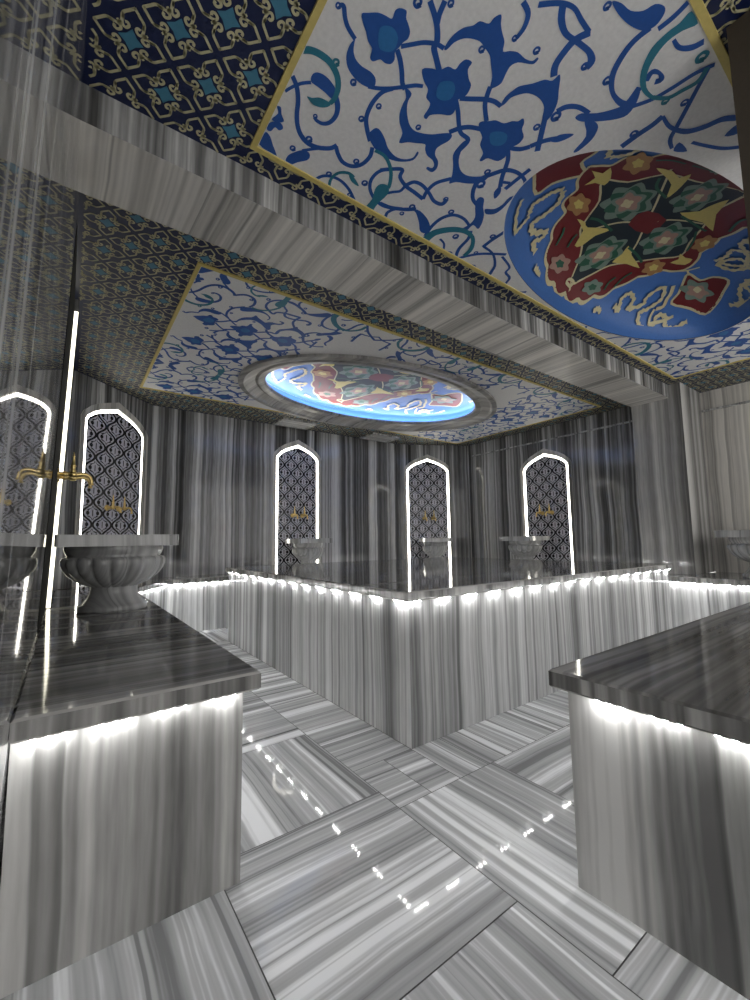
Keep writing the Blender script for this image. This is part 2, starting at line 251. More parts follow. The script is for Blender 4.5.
def marble(name, stops, scale=9.0, rough=0.1, tint=(0.995, 1, 0.995), warp=0.05, spec=0.5, vein=0.55):
    """striped marble: u runs across the stripes, v along them (metres)"""
    m, nt, b = new_mat(name); N = nt.nodes; L = nt.links
    def node(t, **kw):
        n = N.new(t)
        for k, v in kw.items(): setattr(n, k, v)
        return n
    def math_(op, a, c=None):
        n = node('ShaderNodeMath', operation=op)
        for i, q in enumerate((a, c)):
            if q is None: continue
            if isinstance(q, (int, float)): n.inputs[i].default_value = q
            else: L.new(q, n.inputs[i])
        return n.outputs[0]
    uv = node('ShaderNodeUVMap'); sp = node('ShaderNodeSeparateXYZ'); L.new(uv.outputs['UV'], sp.inputs[0])
    mp = node('ShaderNodeMapping'); mp.inputs['Scale'].default_value = (1.6, 0.9, 1); L.new(uv.outputs['UV'], mp.inputs['Vector'])
    w = node('ShaderNodeTexNoise', noise_dimensions='2D'); w.inputs['Scale'].default_value = 1.0; w.inputs['Detail'].default_value = 2.5; L.new(mp.outputs[0], w.inputs['Vector'])
    u = math_('ADD', sp.outputs['X'], math_('MULTIPLY', math_('SUBTRACT', w.outputs['Fac'], 0.5), warp))
    def n1(mult, detail, off, rough_=0.6):
        t = node('ShaderNodeTexNoise', noise_dimensions='1D')
        L.new(math_('ADD', math_('MULTIPLY', u, mult), off), t.inputs['W'])
        t.inputs['Scale'].default_value = 1; t.inputs['Detail'].default_value = detail; t.inputs['Roughness'].default_value = rough_
        return t.outputs['Fac']
    v = math_('ADD', math_('MULTIPLY', n1(scale, 4, 3.7), 0.55), math_('ADD', math_('MULTIPLY', n1(scale * 4.2, 2, 51.3), 0.25), math_('MULTIPLY', n1(scale * 0.3, 1, 17.1), 0.2)))
    # soft crystalline grain inside the stripes
    mg = node('ShaderNodeMapping'); mg.inputs['Scale'].default_value = (60, 5, 1); L.new(uv.outputs['UV'], mg.inputs['Vector'])
    g = node('ShaderNodeTexNoise', noise_dimensions='2D'); g.inputs['Scale'].default_value = 1.0; g.inputs['Detail'].default_value = 3; L.new(mg.outputs[0], g.inputs['Vector'])
    v = math_('ADD', v, math_('MULTIPLY', math_('SUBTRACT', g.outputs['Fac'], 0.5), 0.07))
    ramp = node('ShaderNodeValToRGB'); el = ramp.color_ramp.elements
    while len(el) < len(stops): el.new(0.5)
    for e, (p, c) in zip(el, stops): e.position = p; e.color = (c * tint[0], c * tint[1], c * tint[2], 1)
    L.new(v, ramp.inputs['Fac'])
    # thin dark veins along the stripes
    vr = node('ShaderNodeValToRGB'); ve = vr.color_ramp.elements
    ve[0].position = 0.31; ve[0].color = (vein, vein, vein, 1); ve[1].position = 0.37; ve[1].color = (1, 1, 1, 1)
    L.new(n1(scale * 2.2, 3, 88.8), vr.inputs['Fac'])
    mm = node('ShaderNodeMix', data_type='RGBA', blend_type='MULTIPLY'); mm.inputs['Factor'].default_value = 1
    L.new(ramp.outputs['Color'], mm.inputs['A']); L.new(vr.outputs['Color'], mm.inputs['B'])
    L.new(mm.outputs['Result'], b.inputs['Base Color'])
    b.inputs['Roughness'].default_value = rough; b.inputs['Specular IOR Level'].default_value = spec
    return m

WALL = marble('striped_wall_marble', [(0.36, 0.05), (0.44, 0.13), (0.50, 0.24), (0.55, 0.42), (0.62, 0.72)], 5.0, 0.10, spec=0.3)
POLISH = marble('polished_wall_marble', [(0.36, 0.05), (0.44, 0.13), (0.50, 0.24), (0.55, 0.42), (0.62, 0.72)], 5.0, 0.025, spec=0.4)
PALE = marble('striped_pale_marble', [(0.36, 0.17), (0.44, 0.31), (0.50, 0.45), (0.55, 0.62), (0.62, 0.82)], 6.0, 0.10)
FLOOR = marble('striped_floor_marble', [(0.37, 0.24), (0.44, 0.42), (0.52, 0.52), (0.56, 0.74), (0.61, 0.92)], 8.5, 0.05, warp=0.05, tint=(0.975, 0.985, 1.0), spec=0.13)
TOP = marble('shaded_countertop_marble', [(0.36, 0.10), (0.44, 0.17), (0.52, 0.28), (0.60, 0.50)], 5, 0.07, tint=(1, 0.985, 0.95))  # marble darkened to paint in the dim light on the tops
NEARB = marble('broad_striped_marble', [(0.37, 0.13), (0.44, 0.25), (0.50, 0.37), (0.55, 0.50), (0.61, 0.66)], 3.4, 0.10, tint=(1, 0.99, 0.96))
BASIN = marble('grey_basin_marble', [(0.30, 0.16), (0.42, 0.32), (0.52, 0.46), (0.66, 0.62)], 6, 0.08, warp=0.12)
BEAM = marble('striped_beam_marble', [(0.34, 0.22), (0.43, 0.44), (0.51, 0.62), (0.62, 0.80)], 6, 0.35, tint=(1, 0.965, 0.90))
RING = marble('grey_ring_marble', [(0.30, 0.16), (0.42, 0.26), (0.54, 0.38), (0.66, 0.52)], 7, 0.3, tint=(1, 0.98, 0.94))
MATT_MASK = flat('dark_matt_mask', (0.05, 0.05, 0.048), 0.85, 0.0, 0.05)
GROUT = flat('grout', (0.12, 0.12, 0.12), 0.8)
WHITE = flat('white_paint', (0.86, 0.855, 0.85), 0.5)
BLUE = flat('blue_paint', (0.018, 0.10, 0.40), 0.45)
LBLUE = flat('light_blue_paint', (0.03, 0.19, 0.48), 0.45)
TEAL = flat('teal_paint', (0.03, 0.22, 0.32), 0.45)
NAVY = flat('navy_paint', (0.008, 0.016, 0.07), 0.45)
BLACKB = flat('dark_green_paint', (0.008, 0.02, 0.03), 0.45)
GOLD = flat('gold_paint', (0.62, 0.58, 0.36), 0.45)
YEL = flat('yellow_border_paint', (0.70, 0.57, 0.19), 0.45)
STEEL = flat('teal_diamond_paint', (0.07, 0.25, 0.38), 0.45)
SKYB = flat('medallion_blue_paint', (0.065, 0.185, 0.52), 0.4)
RED = flat('medallion_maroon_paint', (0.17, 0.010, 0.013), 0.4)
CREAM = flat('medallion_cream_paint', (0.66, 0.60, 0.36), 0.4)
GREEN = flat('medallion_green_paint', (0.02, 0.11, 0.065), 0.4)
GRAY = flat('medallion_greygreen_paint', (0.19, 0.27, 0.22), 0.4)
PINK = flat('medallion_pink_paint', (0.42, 0.25, 0.20), 0.4)
ORANGE = flat('medallion_ochre_paint', (0.45, 0.24, 0.09), 0.4)
MYEL = flat('medallion_yellow_paint', (0.70, 0.58, 0.18), 0.4)
TDARK = flat('tile_black_glaze', (0.012, 0.012, 0.018), 0.25)
TPALE = flat('tile_grey_glaze', (0.62, 0.62, 0.69), 0.25)
BRASS = flat('polished_brass', (0.90, 0.68, 0.28), 0.28, 1.0)
TAPE = flat('led_tape', (0.6, 0.6, 0.58), 0.6)
BROWN = flat('dark_brown_stone', (0.075, 0.06, 0.045), 0.5)
DIODE = glow('led_diode', (1.0, 1.0, 0.99), LED_DIODE)
DIODE_SLAB = glow('led_diode_slab', (1.0, 1.0, 0.99), LED_SLAB)
BAND = glow('led_niche_band', (1.0, 0.96, 0.86), LED_BAND)
STRIP = glow('led_wall_strip', (1.0, 0.95, 0.76), LED_STRIP)
COVE = glow('led_cove', (1.0, 0.98, 0.97), LED_COVE)

# ------------------------------------------------------------------ mesh builder
class MB:
    def __init__(self): self.v = []; self.f = []; self.m = []; self.uv = []; self.mats = []; self.sm = []
    def mi(self, m):
        if m not in self.mats: self.mats.append(m)
        return self.mats.index(m)
    def face(self, pts, mat, uv=None, top='x', off=None, smooth=False):
        pts = [Vector(p) for p in pts]
        i0 = len(self.v); self.v += [tuple(p) for p in pts]; self.f.append(tuple(range(i0, i0 + len(pts)))); self.m.append(self.mi(mat)); self.sm.append(smooth)
        if uv is None:
            n = Vector((0, 0, 0))
            for a, b in zip(pts, pts[1:] + pts[:1]): n += a.cross(b)
            n = n.normalized() if n.length else Vector((0, 0, 1))
            if abs(n.z) > 0.7:
                uv = [(p.y, p.x) if top == 'x' else (p.x, p.y) for p in pts]
            else:
                t = Vector((-n.y, n.x, 0)).normalized(); uv = [(p.dot(t), p.z) for p in pts]
            o = off if off is not None else 3.1 * round(n.x * 2) + 5.7 * round(n.y * 2) + 11.3 * round(n.z * 2)
            uv = [(a + o, b) for a, b in uv]
        self.uv.append(uv)
    def poly(self, loop, mat, holes=(), **kw):
        loops = [[Vector(p) for p in l] for l in (loop, *holes)]
        pts = [p for l in loops for p in l]
        for t in tessellate_polygon(loops): self.face([pts[i] for i in t], mat, **kw)
    def prism(self, xy, z0, z1, mat, top='x', bevel=0.0, off=None, bottom=True, edge=None):
        n = len(xy)
        area = sum(xy[i][0] * xy[(i + 1) % n][1] - xy[(i + 1) % n][0] * xy[i][1] for i in range(n))
        if area < 0: xy = xy[::-1]
        ins = inset(xy, bevel) if bevel else xy
        rows = [(xy, z0)] if not bevel else [(ins, z0), (xy, z0 + bevel), (xy, z1 - bevel)]
        rows.append((ins, z1))
        for (a, za), (b, zb) in zip(rows, rows[1:]):
            for i in range(n):
                j = (i + 1) % n
                self.face([(*a[i], za), (*a[j], za), (*b[j], zb), (*b[i], zb)], edge or mat, top=top, off=off)
        self.poly([(*p, z1) for p in ins], mat, top=top, off=off)
        if bottom: self.poly([(*p, z0) for p in rows[0][0]][::-1], mat, top=top, off=off)
    def box(self, x0, x1, y0, y1, z0, z1, mat, **kw):
        self.prism([(x0, y0), (x1, y0), (x1, y1), (x0, y1)], z0, z1, mat, **kw)
    def lathe(self, prof, mat, n=48, c=(0, 0), rad=lambda t, r, z: r, axis='z', o=(0, 0, 0)):
        def P(t, r, z):
            r = rad(t, r, z); a, b = r * math.cos(t), r * math.sin(t)
            if axis == 'z': return (c[0] + a, c[1] + b, z)
            return (o[0] + a, o[1] + z, o[2] + b)        # axis y
        for (r0, z0), (r1, z1) in zip(prof, prof[1:]):
            for k in range(n):
                t0, t1 = 2 * PI * k / n, 2 * PI * (k + 1) / n
                pts = [P(t0, r0, z0), P(t1, r0, z0), P(t1, r1, z1), P(t0, r1, z1)]
                if axis == 'y': pts = pts[::-1]
                self.face(pts, mat, uv=[(p[0] * 0.8 + p[1] * 0.5, p[2] + 0.3 * p[0]) for p in pts], smooth=True)
    def tube(self, path, rads, mat, n=12):
        path = [Vector(p) for p in path]; rings = []
        for i, p in enumerate(path):
            d = (path[min(i + 1, len(path) - 1)] - path[max(i - 1, 0)]).normalized()
            a = d.orthogonal().normalized() if not rings else (prev - d * prev.dot(d)).normalized()
            prev = a; b = d.cross(a); r = rads[i] if isinstance(rads, (list, tuple)) else rads
            rings.append([p + (a * math.cos(2 * PI * k / n) + b * math.sin(2 * PI * k / n)) * r for k in range(n)])
        for A, B in zip(rings, rings[1:]):
            for k in range(n): self.face([A[k], A[(k + 1) % n], B[(k + 1) % n], B[k]], mat, uv=[(0, 0)] * 4, smooth=True)
        self.face(rings[0][::-1], mat, uv=[(0, 0)] * n); self.face(rings[-1], mat, uv=[(0, 0)] * n)
    def build(self, name, parent=None, kind=None, merge=True):
        me = bpy.data.meshes.new(name); me.from_pydata(self.v, [], self.f)
        for m in self.mats: me.materials.append(m)
        me.polygons.foreach_set('material_index', self.m); me.polygons.foreach_set('use_smooth', self.sm)
        ul = me.uv_layers.new(name='UVMap'); flatuv = [c for f in self.uv for p in f for c in p]
        ul.data.foreach_set('uv', flatuv)
        if merge:
            bm = bmesh.new(); bm.from_mesh(me); bmesh.ops.remove_doubles(bm, verts=bm.verts, dist=1e-5); bm.to_mesh(me); bm.free()
        me.update()
        o = bpy.data.objects.new(name, me); COL.objects.link(o)
        if parent: o.parent = parent
        if kind: o['kind'] = kind
        return o

def inset(xy, d):
    n = len(xy); out = []
    for i in range(n):
        p0, p1, p2 = Vector(xy[i - 1]), Vector(xy[i]), Vector(xy[(i + 1) % n])
        a = (p1 - p0).normalized(); b = (p2 - p1).normalized()
        na, nb = Vector((-a.y, a.x)), Vector((-b.y, b.x))
        k = (na + nb); k = k / max(0.3, k.dot(na)) if k.length > 1e-6 else na
        out.append(tuple(p1 + k * d))
    return out

def empty(name, loc, label, cat, group=None, rz=0.0, kind=None):
    o = bpy.data.objects.new(name, None); COL.objects.link(o); o.location = loc; o.rotation_euler = (0, 0, rz); o.empty_display_size = 0.1
    o['label'] = label; o['category'] = cat
    if group: o['group'] = group
    return o

def dup(root, loc, rz, label, sc=None):
    r = root.copy(); COL.objects.link(r); r.location = loc; r.rotation_euler = (0, 0, rz); r['label'] = label
    if sc: r.scale = sc
    for ch in list(root.children):
        c = ch.copy(); COL.objects.link(c); c.parent = r
        for g in list(ch.children):
            d = g.copy(); COL.objects.link(d); d.parent = c
    return r

def catmull(pts, closed=False, seg=5):
    n = len(pts); out = []
    rng = range(n if closed else n - 1)
    for i in rng:
        if closed: p = [pts[(i + k) % n] for k in (-1, 0, 1, 2)]
        else: p = [pts[max(0, i - 1)], pts[i], pts[i + 1], pts[min(n - 1, i + 2)]]
        for s in range(seg):
            t = s / seg
            out.append(tuple(0.5 * (2 * b + (c - a) * t + (2 * a - 5 * b + 4 * c - d) * t * t + (3 * b - a - 3 * c + d) * t ** 3) for a, b, c, d in zip(*p)))
    if not closed: out.append(tuple(pts[-1]))
    return out

def ribbon(pts):
    """pts (x, y, w) -> list of quads in plan"""
    L, R = [], []
    n = len(pts)
    for i, (x, y, w) in enumerate(pts):
        a, b = pts[max(0, i - 1)], pts[min(n - 1, i + 1)]
        dx, dy = b[0] - a[0], b[1] - a[1]; l = math.hypot(dx, dy) or 1
        L.append((x - dy / l * w / 2, y + dx / l * w / 2)); R.append((x + dy / l * w / 2, y - dx / l * w / 2))
    return [[L[i], R[i], R[i + 1], L[i + 1]] for i in range(n - 1)]

# ------------------------------------------------------------------ measures (metres; camera stands at x = 0, y = 0)
ZC = 2.94                 # ceiling
XL, YB, XR, XRN = -0.092, 6.15, 6.30, 6.50
XS, YSTEP = 0.026, 3.74     # the polished wall steps into the room here
A1, A2, B1, B2 = (XL + XS, 5.27), (0.85, YB), (5.04, YB), (XR, 5.49)
Y0 = -1.6                 # left open behind the camera to let the added fill light in
BT0, BT1 = 0.607, 0.667   # bench top slab
ST0, ST1 = 0.772, 0.824   # centre platform top slab
BY0, BY1, BZ = 1.90, 2.32, 2.775   # beam

# ------------------------------------------------------------------ arched outline shared by the niches
def contour(w, zs, za, z0):
    d = za - zs
    r = [(w / 2, z0), (w / 2, zs), (0.47 * w, zs + 0.20 * d), (0.38 * w, zs + 0.46 * d), (0.27 * w, zs + 0.66 * d), (0.15 * w, zs + 0.82 * d), (0.06 * w, zs + 0.92 * d), (0, za)]
    return r + [(-x, z) for x, z in r[-2::-1]]
def arch_top(x, w, zs, za):
    c = contour(w, zs, za, 0)[1:8]; x = abs(x)
    for (xa, a), (xb, b) in zip(c, c[1:]):
        if xb <= x <= xa: return a + (b - a) * (xa - x) / max(1e-6, xa - xb)
    return zs

# ------------------------------------------------------------------ the room
def wall(name, p, q, z0, z1, holes=(), mat=WALL, panel=1.1):
    """holes: (distance along the wall of the niche centre, contour)"""
    d = Vector((q[0] - p[0], q[1] - p[1])); L = d.length; d /= L
    P = lambda s, z: (p[0] + d.x * s, p[1] + d.y * s, z)
    mb = MB(); off = 3.3 * d.x + 7.9 * d.y + p[0]
    loop = [(0, z0), (L, z0), (L, z1), (0, z1)]
    loops = [[Vector((*a, 0)) for a in loop]] + [[Vector((c + x, z, 0)) for x, z in ct] for c, ct in holes]
    pts = [v for l in loops for v in l]
    for t in tessellate_polygon(loops):
        mb.face([P(pts[i].x, pts[i].y) for i in t], mat, uv=[(pts[i].x + off, pts[i].y) for i in t])
    return mb.build(name, kind='structure')

def wall_point(p, q, ratio):
    """where the sight line x / y = ratio meets the wall p-q: distance along the wall"""
    dx, dy = q[0] - p[0], q[1] - p[1]
    s = (ratio * p[1] - p[0]) / (dx - ratio * dy)
    return s * math.hypot(dx, dy)

NI = []   # niches: wall ends, centre along the wall, width, zs, za
def niche_spec(p, q, c, w, zs, za): NI.append((p, q, c, w, zs, za)); return (c, contour(w, zs, za, BT1 + 0.001))
a, b = wall_point(A1, A2, 0.0235), wall_point(A1, A2, 0.1215); h_1 = niche_spec(A1, A2, (a + b) / 2, (b - a) * 1.08, 2.46, 2.70)
a, b = wall_point(A2, B1, 0.4200), wall_point(A2, B1, 0.5450); h_2 = niche_spec(A2, B1, (a + b) / 2, (b - a) * 0.97, 2.42, 2.665)
a, b = wall_point(B1, B2, 0.8520), wall_point(B1, B2, 1.0460); h_3 = niche_spec(B1, B2, (a + b) / 2, (b - a) * 0.97, 2.42, 2.665)
a, b = wall_point(B2, (XR, BY1), 1.4650), wall_point(B2, (XR, BY1), 1.8180); h_4 = niche_spec(B2, (XR, BY1), (a + b) / 2, (b - a) * 0.97, 2.26, 2.50)
xl = lambda z: -0.110 + 0.0285 * z
mb = MB()
for ya, yb, d in ((Y0, YSTEP, 0.0), (YSTEP, 5.32, XS)):
    zt = ZC + 0.06; q = [(xl(0) + d, yb, 0), (xl(0) + d, ya, 0), (xl(zt) + d, ya, zt), (xl(zt) + d, yb, zt)]
    mb.face(q[::-1], POLISH, uv=[(p[1] + 7 * d, p[2]) for p in q[::-1]])
mb.face([(xl(0), YSTEP, 0), (xl(0) + XS, YSTEP, 0), (xl(ZC) + XS, YSTEP, ZC), (xl(ZC), YSTEP, ZC)], WALL)
mb.build('wall_left', kind='structure')
mb = MB(); q = [(xl(z) + 0.0015, y, z) for y, z in ((2.62, BT1 + 0.002), (YSTEP - 0.001, BT1 + 0.002), (YSTEP - 0.001, 2.84), (2.62, 2.84))]
mb.face(q, MATT_MASK); mb.build('added_matt_panel', kind='structure')  # added dark matt panel, keeps the strip's reflection off the polished wall
A1 = (xl(0) + XS, A1[1] - 0.01)
ZW = ZC + 0.06
wall('wall_back_left', A1, A2, 0, ZW, [h_1])
wall('wall_back', A2, B1, 0, ZW, [h_2])
wall('wall_back_right', B1, B2, 0, ZW, [h_3])
wall('wall_right', B2, (XR, BY1), 0, ZW, [h_4])
wall('wall_right_entry', (XRN, BY0 - 0.12), (XRN, Y0), 0, ZW, mat=BEAM)  # lighter marble than the other walls, paints in brighter light here
mb = MB(); mb.box(5.82, 6.5, 1.78, BY1, BT1 + 0.001, ZC + 0.05, NEARB, off=4.4); mb.build('pillar', kind='structure')
mb = MB(); mb.box(xl(BZ) - 0.02, 5.819, BY0, BY1, BZ, ZC + 0.05, BEAM, top='y', edge=WALL); mb.build('ceiling_beam', kind='structure')  # sides take the dark wall marble, painting in their shade

# floor: slabs with stripes turned this way and that, dark joints between
XL0 = -0.110; fl = MB(); fl.face([(XL0, Y0, -0.004), (XRN, Y0, -0.004), (XRN, YB, -0.004), (XL0, YB, -0.004)], GROUT)
fi = 0
def tile(x0, x1, y0, y1, d):
    global fi
    fi += 1; o = 2.37 * fi; g = 0.0019
    pts = [(x0 + g, y0 + g, 0), (x1 - g, y0 + g, 0), (x1 - g, y1 - g, 0), (x0 + g, y1 - g, 0)]
    fl.face(pts, FLOOR, uv=[((p[1] if d == 'x' else p[0]) + o, (p[0] if d == 'x' else p[1]) + o) for p in pts])
def tiles(x0, x1, y0, y1, nx, ny, d):
    for i in range(nx):
        for j in range(ny):
            tile(x0 + (x1 - x0) * i / nx, x0 + (x1 - x0) * (i + 1) / nx, y0 + (y1 - y0) * j / ny, y0 + (y1 - y0) * (j + 1) / ny, d)
XA, XB_, XC = 0.46, 1.165, 1.765
tiles(XL0, XA, Y0, 1.595, 1, 3, 'y'); tiles(XL0, XA, 1.595, YB, 1, 6, 'x')
tile(XA, XB_, -0.536, 0.174, 'x'); tile(XA, XB_, Y0, -0.536, 'y'); tile(XA, XB_, 0.174, 0.884, 'y'); tile(XA, XB_, 0.884, 1.594, 'x'); tile(XA, XB_, 1.594, 2.30, 'y')
tiles(XA, XB_, 2.30, 4.97, 1, 6, 'x')
tile(XB_, XC, 0.605, 1.45, 'y'); tile(XB_, XC, -0.1, 0.605, 'x'); tiles(XB_, XC, Y0, -0.1, 1, 2, 'y')
tiles(XB_, 1.53, 1.45, 1.80, 2, 1, 'x'); tiles(XB_, 1.53, 1.80, 4.97, 1, 18, 'x')
tiles(1.53, 5.13, 1.45, 1.80, 18, 1, 'y'); tiles(XC, 5.13, Y0, 1.45, 5, 4, 'x')
tiles(1.53, 5.13, 1.80, 4.97, 5, 4, 'x'); tiles(5.13, XRN, Y0, 4.97, 2, 10, 'x'); tiles(XA, XRN, 4.97, YB, 9, 2, 'y')
fl.build('floor', kind='structure')

# ------------------------------------------------------------------ LED strips
def led(mb, p, q, z, step=0.23, mat=DIODE, first=0.08, diode=0.012):
    """tape from p to q (plan) at height z with groups of three diodes that shine down"""
    d = Vector((q[0] - p[0], q[1] - p[1])); L = d.length; d /= L; n = Vector((-d.y, d.x))
    P = lambda s, t, zz: (p[0] + d.x * s + n.x * t, p[1] + d.y * s + n.y * t, zz)
    def slabbox(s0, s1, t0, t1, z0, z1, m):
        c = [P(s0, t0, z0), P(s1, t0, z0), P(s1, t1, z0), P(s0, t1, z0)]; e = [P(s0, t0, z1), P(s1, t0, z1), P(s1, t1, z1), P(s0, t1, z1)]
        mb.face(c[::-1], m)
        for i in range(4): mb.face([c[i], c[(i + 1) % 4], e[(i + 1) % 4], e[i]], m)
    slabbox(0, L, -0.006, 0.006, z - 0.002, z, TAPE)
    s = first
    while s < L - 0.04:
        for k in (-1, 0, 1): slabbox(s + k * 0.034 - diode / 2, s + k * 0.034 + diode / 2, -0.005, 0.005, z - 0.005, z - 0.002, mat)
        s += step

# ------------------------------------------------------------------ centre platform
SX0, SX1, SY0, SY1, OV = 1.53, 5.07, 1.793, 4.95, 0.03
pf = empty('marble_platform', ((SX0 + SX1) / 2, (SY0 + SY1) / 2, 0), 'large square striped marble platform with glowing edge in the middle of the room', 'platform')
def local(o, root):
    o.location = (-root.location.x, -root.location.y, 0); return o
mb = MB(); mb.box(SX0, SX1, SY0, SY1, 0.0, ST0, PALE, bevel=0.002); local(mb.build('plinth', pf), pf)
mb = MB(); mb.box(SX0 - OV, SX1 + OV, SY0 - OV, SY1 + OV, ST0, ST1, TOP, bevel=0.006, edge=NEARB); o = local(mb.build('top_slab', pf), pf); o['label'] = 'polished marble top, shade painted in'
mb = MB(); e = 0.018
c4 = [(SX0 - e, SY0 - e), (SX0 - e, SY1 + e), (SX1 + e, SY1 + e), (SX1 + e, SY0 - e)]
for i in range(4): led(mb, c4[i], c4[(i + 1) % 4], ST0 - 0.0005, mat=DIODE_SLAB)
o = local(mb.build('led_strip', pf), pf); o['label'] = 'white light strip under the edge'

# ------------------------------------------------------------------ benches along the walls
def bench(loc, base, top, runs, label, name='marble_bench', bm_=PALE):
    r = empty(name, loc, label, 'bench', 'marble benches along the walls')
    mb = MB(); mb.prism(base, 0.0, BT0, bm_, off=loc[0]); local(mb.build('bench_base', r), r)
    mb = MB(); mb.prism(top, BT0, BT1, TOP, bevel=0.007, off=loc[1]); o = local(mb.build('countertop', r), r); o['label'] = 'polished marble countertop, shade painted in'
    mb = MB()
    for p, q in runs: led(mb, p, q, BT0 - 0.0005, step=0.15, first=0.06)
    o = local(mb.build('led_strip', r), r); o['label'] = 'white light strip under the countertop'
    return r
W = 0.001
bench((0.25, 3.3, 0), [(XL + W, 1.47), (0.51, 1.47), (0.51, 4.86), (XL + XS + W, 5.22), (XL + XS + W, YSTEP - 0.002), (XL + W, YSTEP - 0.002)], [(XL + W, 1.425), (0.555, 1.425), (0.555, 4.84), (XL + XS + W, 5.22), (XL + XS + W, YSTEP - 0.002), (XL + W, YSTEP - 0.002)],
      [((XL + 0.02, 1.452), (0.525, 1.452)), ((0.528, 1.46), (0.528, 4.84))], 'marble bench along the polished wall, carrying the largest fluted basin and lit along its end', bm_=NEARB)
bench((2.9, 5.9, 0), [(XL + XS + 0.02, 5.265), (0.51, 4.87), (1.05, 5.72), (4.86, 5.72), (5.52, 5.27), (6.28, 5.50), (5.035, YB - W), (0.855, YB - W)],
      [(XL + XS + 0.02, 5.265), (0.553, 4.85), (1.08, 5.675), (4.83, 5.675), (5.47, 5.245), (6.28, 5.50), (5.035, YB - W), (0.855, YB - W)],
      [((0.54, 4.89), (1.06, 5.70)), ((1.08, 5.70), (4.84, 5.70)), ((4.84, 5.70), (5.49, 5.255))], 'marble bench along the back wall beyond the platform, with basins under lit niches')
bench((5.95, 3.0, 0), [(5.52, 5.265), (5.52, 0.86), (XRN - W, 0.86), (XRN - W, 1.775), (XR - W, 1.775), (XR - W, 5.485)],
      [(5.475, 5.235), (5.475, 0.86), (XRN - W, 0.86), (XRN - W, 1.775), (XR - W, 1.775), (XR - W, 5.485)],
      [((5.495, 5.25), (5.495, 0.87))], 'marble bench running past the pillar, seen beyond the platform and carrying the half-hidden basin')
bench((3.6, 0.0, 0), [(1.365, -1.2), (XRN - W, -1.2), (XRN - W, 0.80), (1.365, 0.80)], [(1.325, -1.24), (XRN - W, -1.24), (XRN - W, 0.842), (1.325, 0.842)],
      [((1.345, -1.2), (1.345, 0.815)), ((1.345, 0.822), (6.4, 0.822))], 'wide marble bench jutting into the room with shade-darkened bare top and square corner', bm_=NEARB)

# ------------------------------------------------------------------ niches
def ring_xz(mb, a, b, ya, yb, mat):
    for i in range(len(a) - 1):
        mb.face([(a[i][0], ya, a[i][1]), (a[i + 1][0], ya, a[i + 1][1]), (b[i + 1][0], yb, b[i + 1][1]), (b[i][0], yb, b[i][1])], mat)

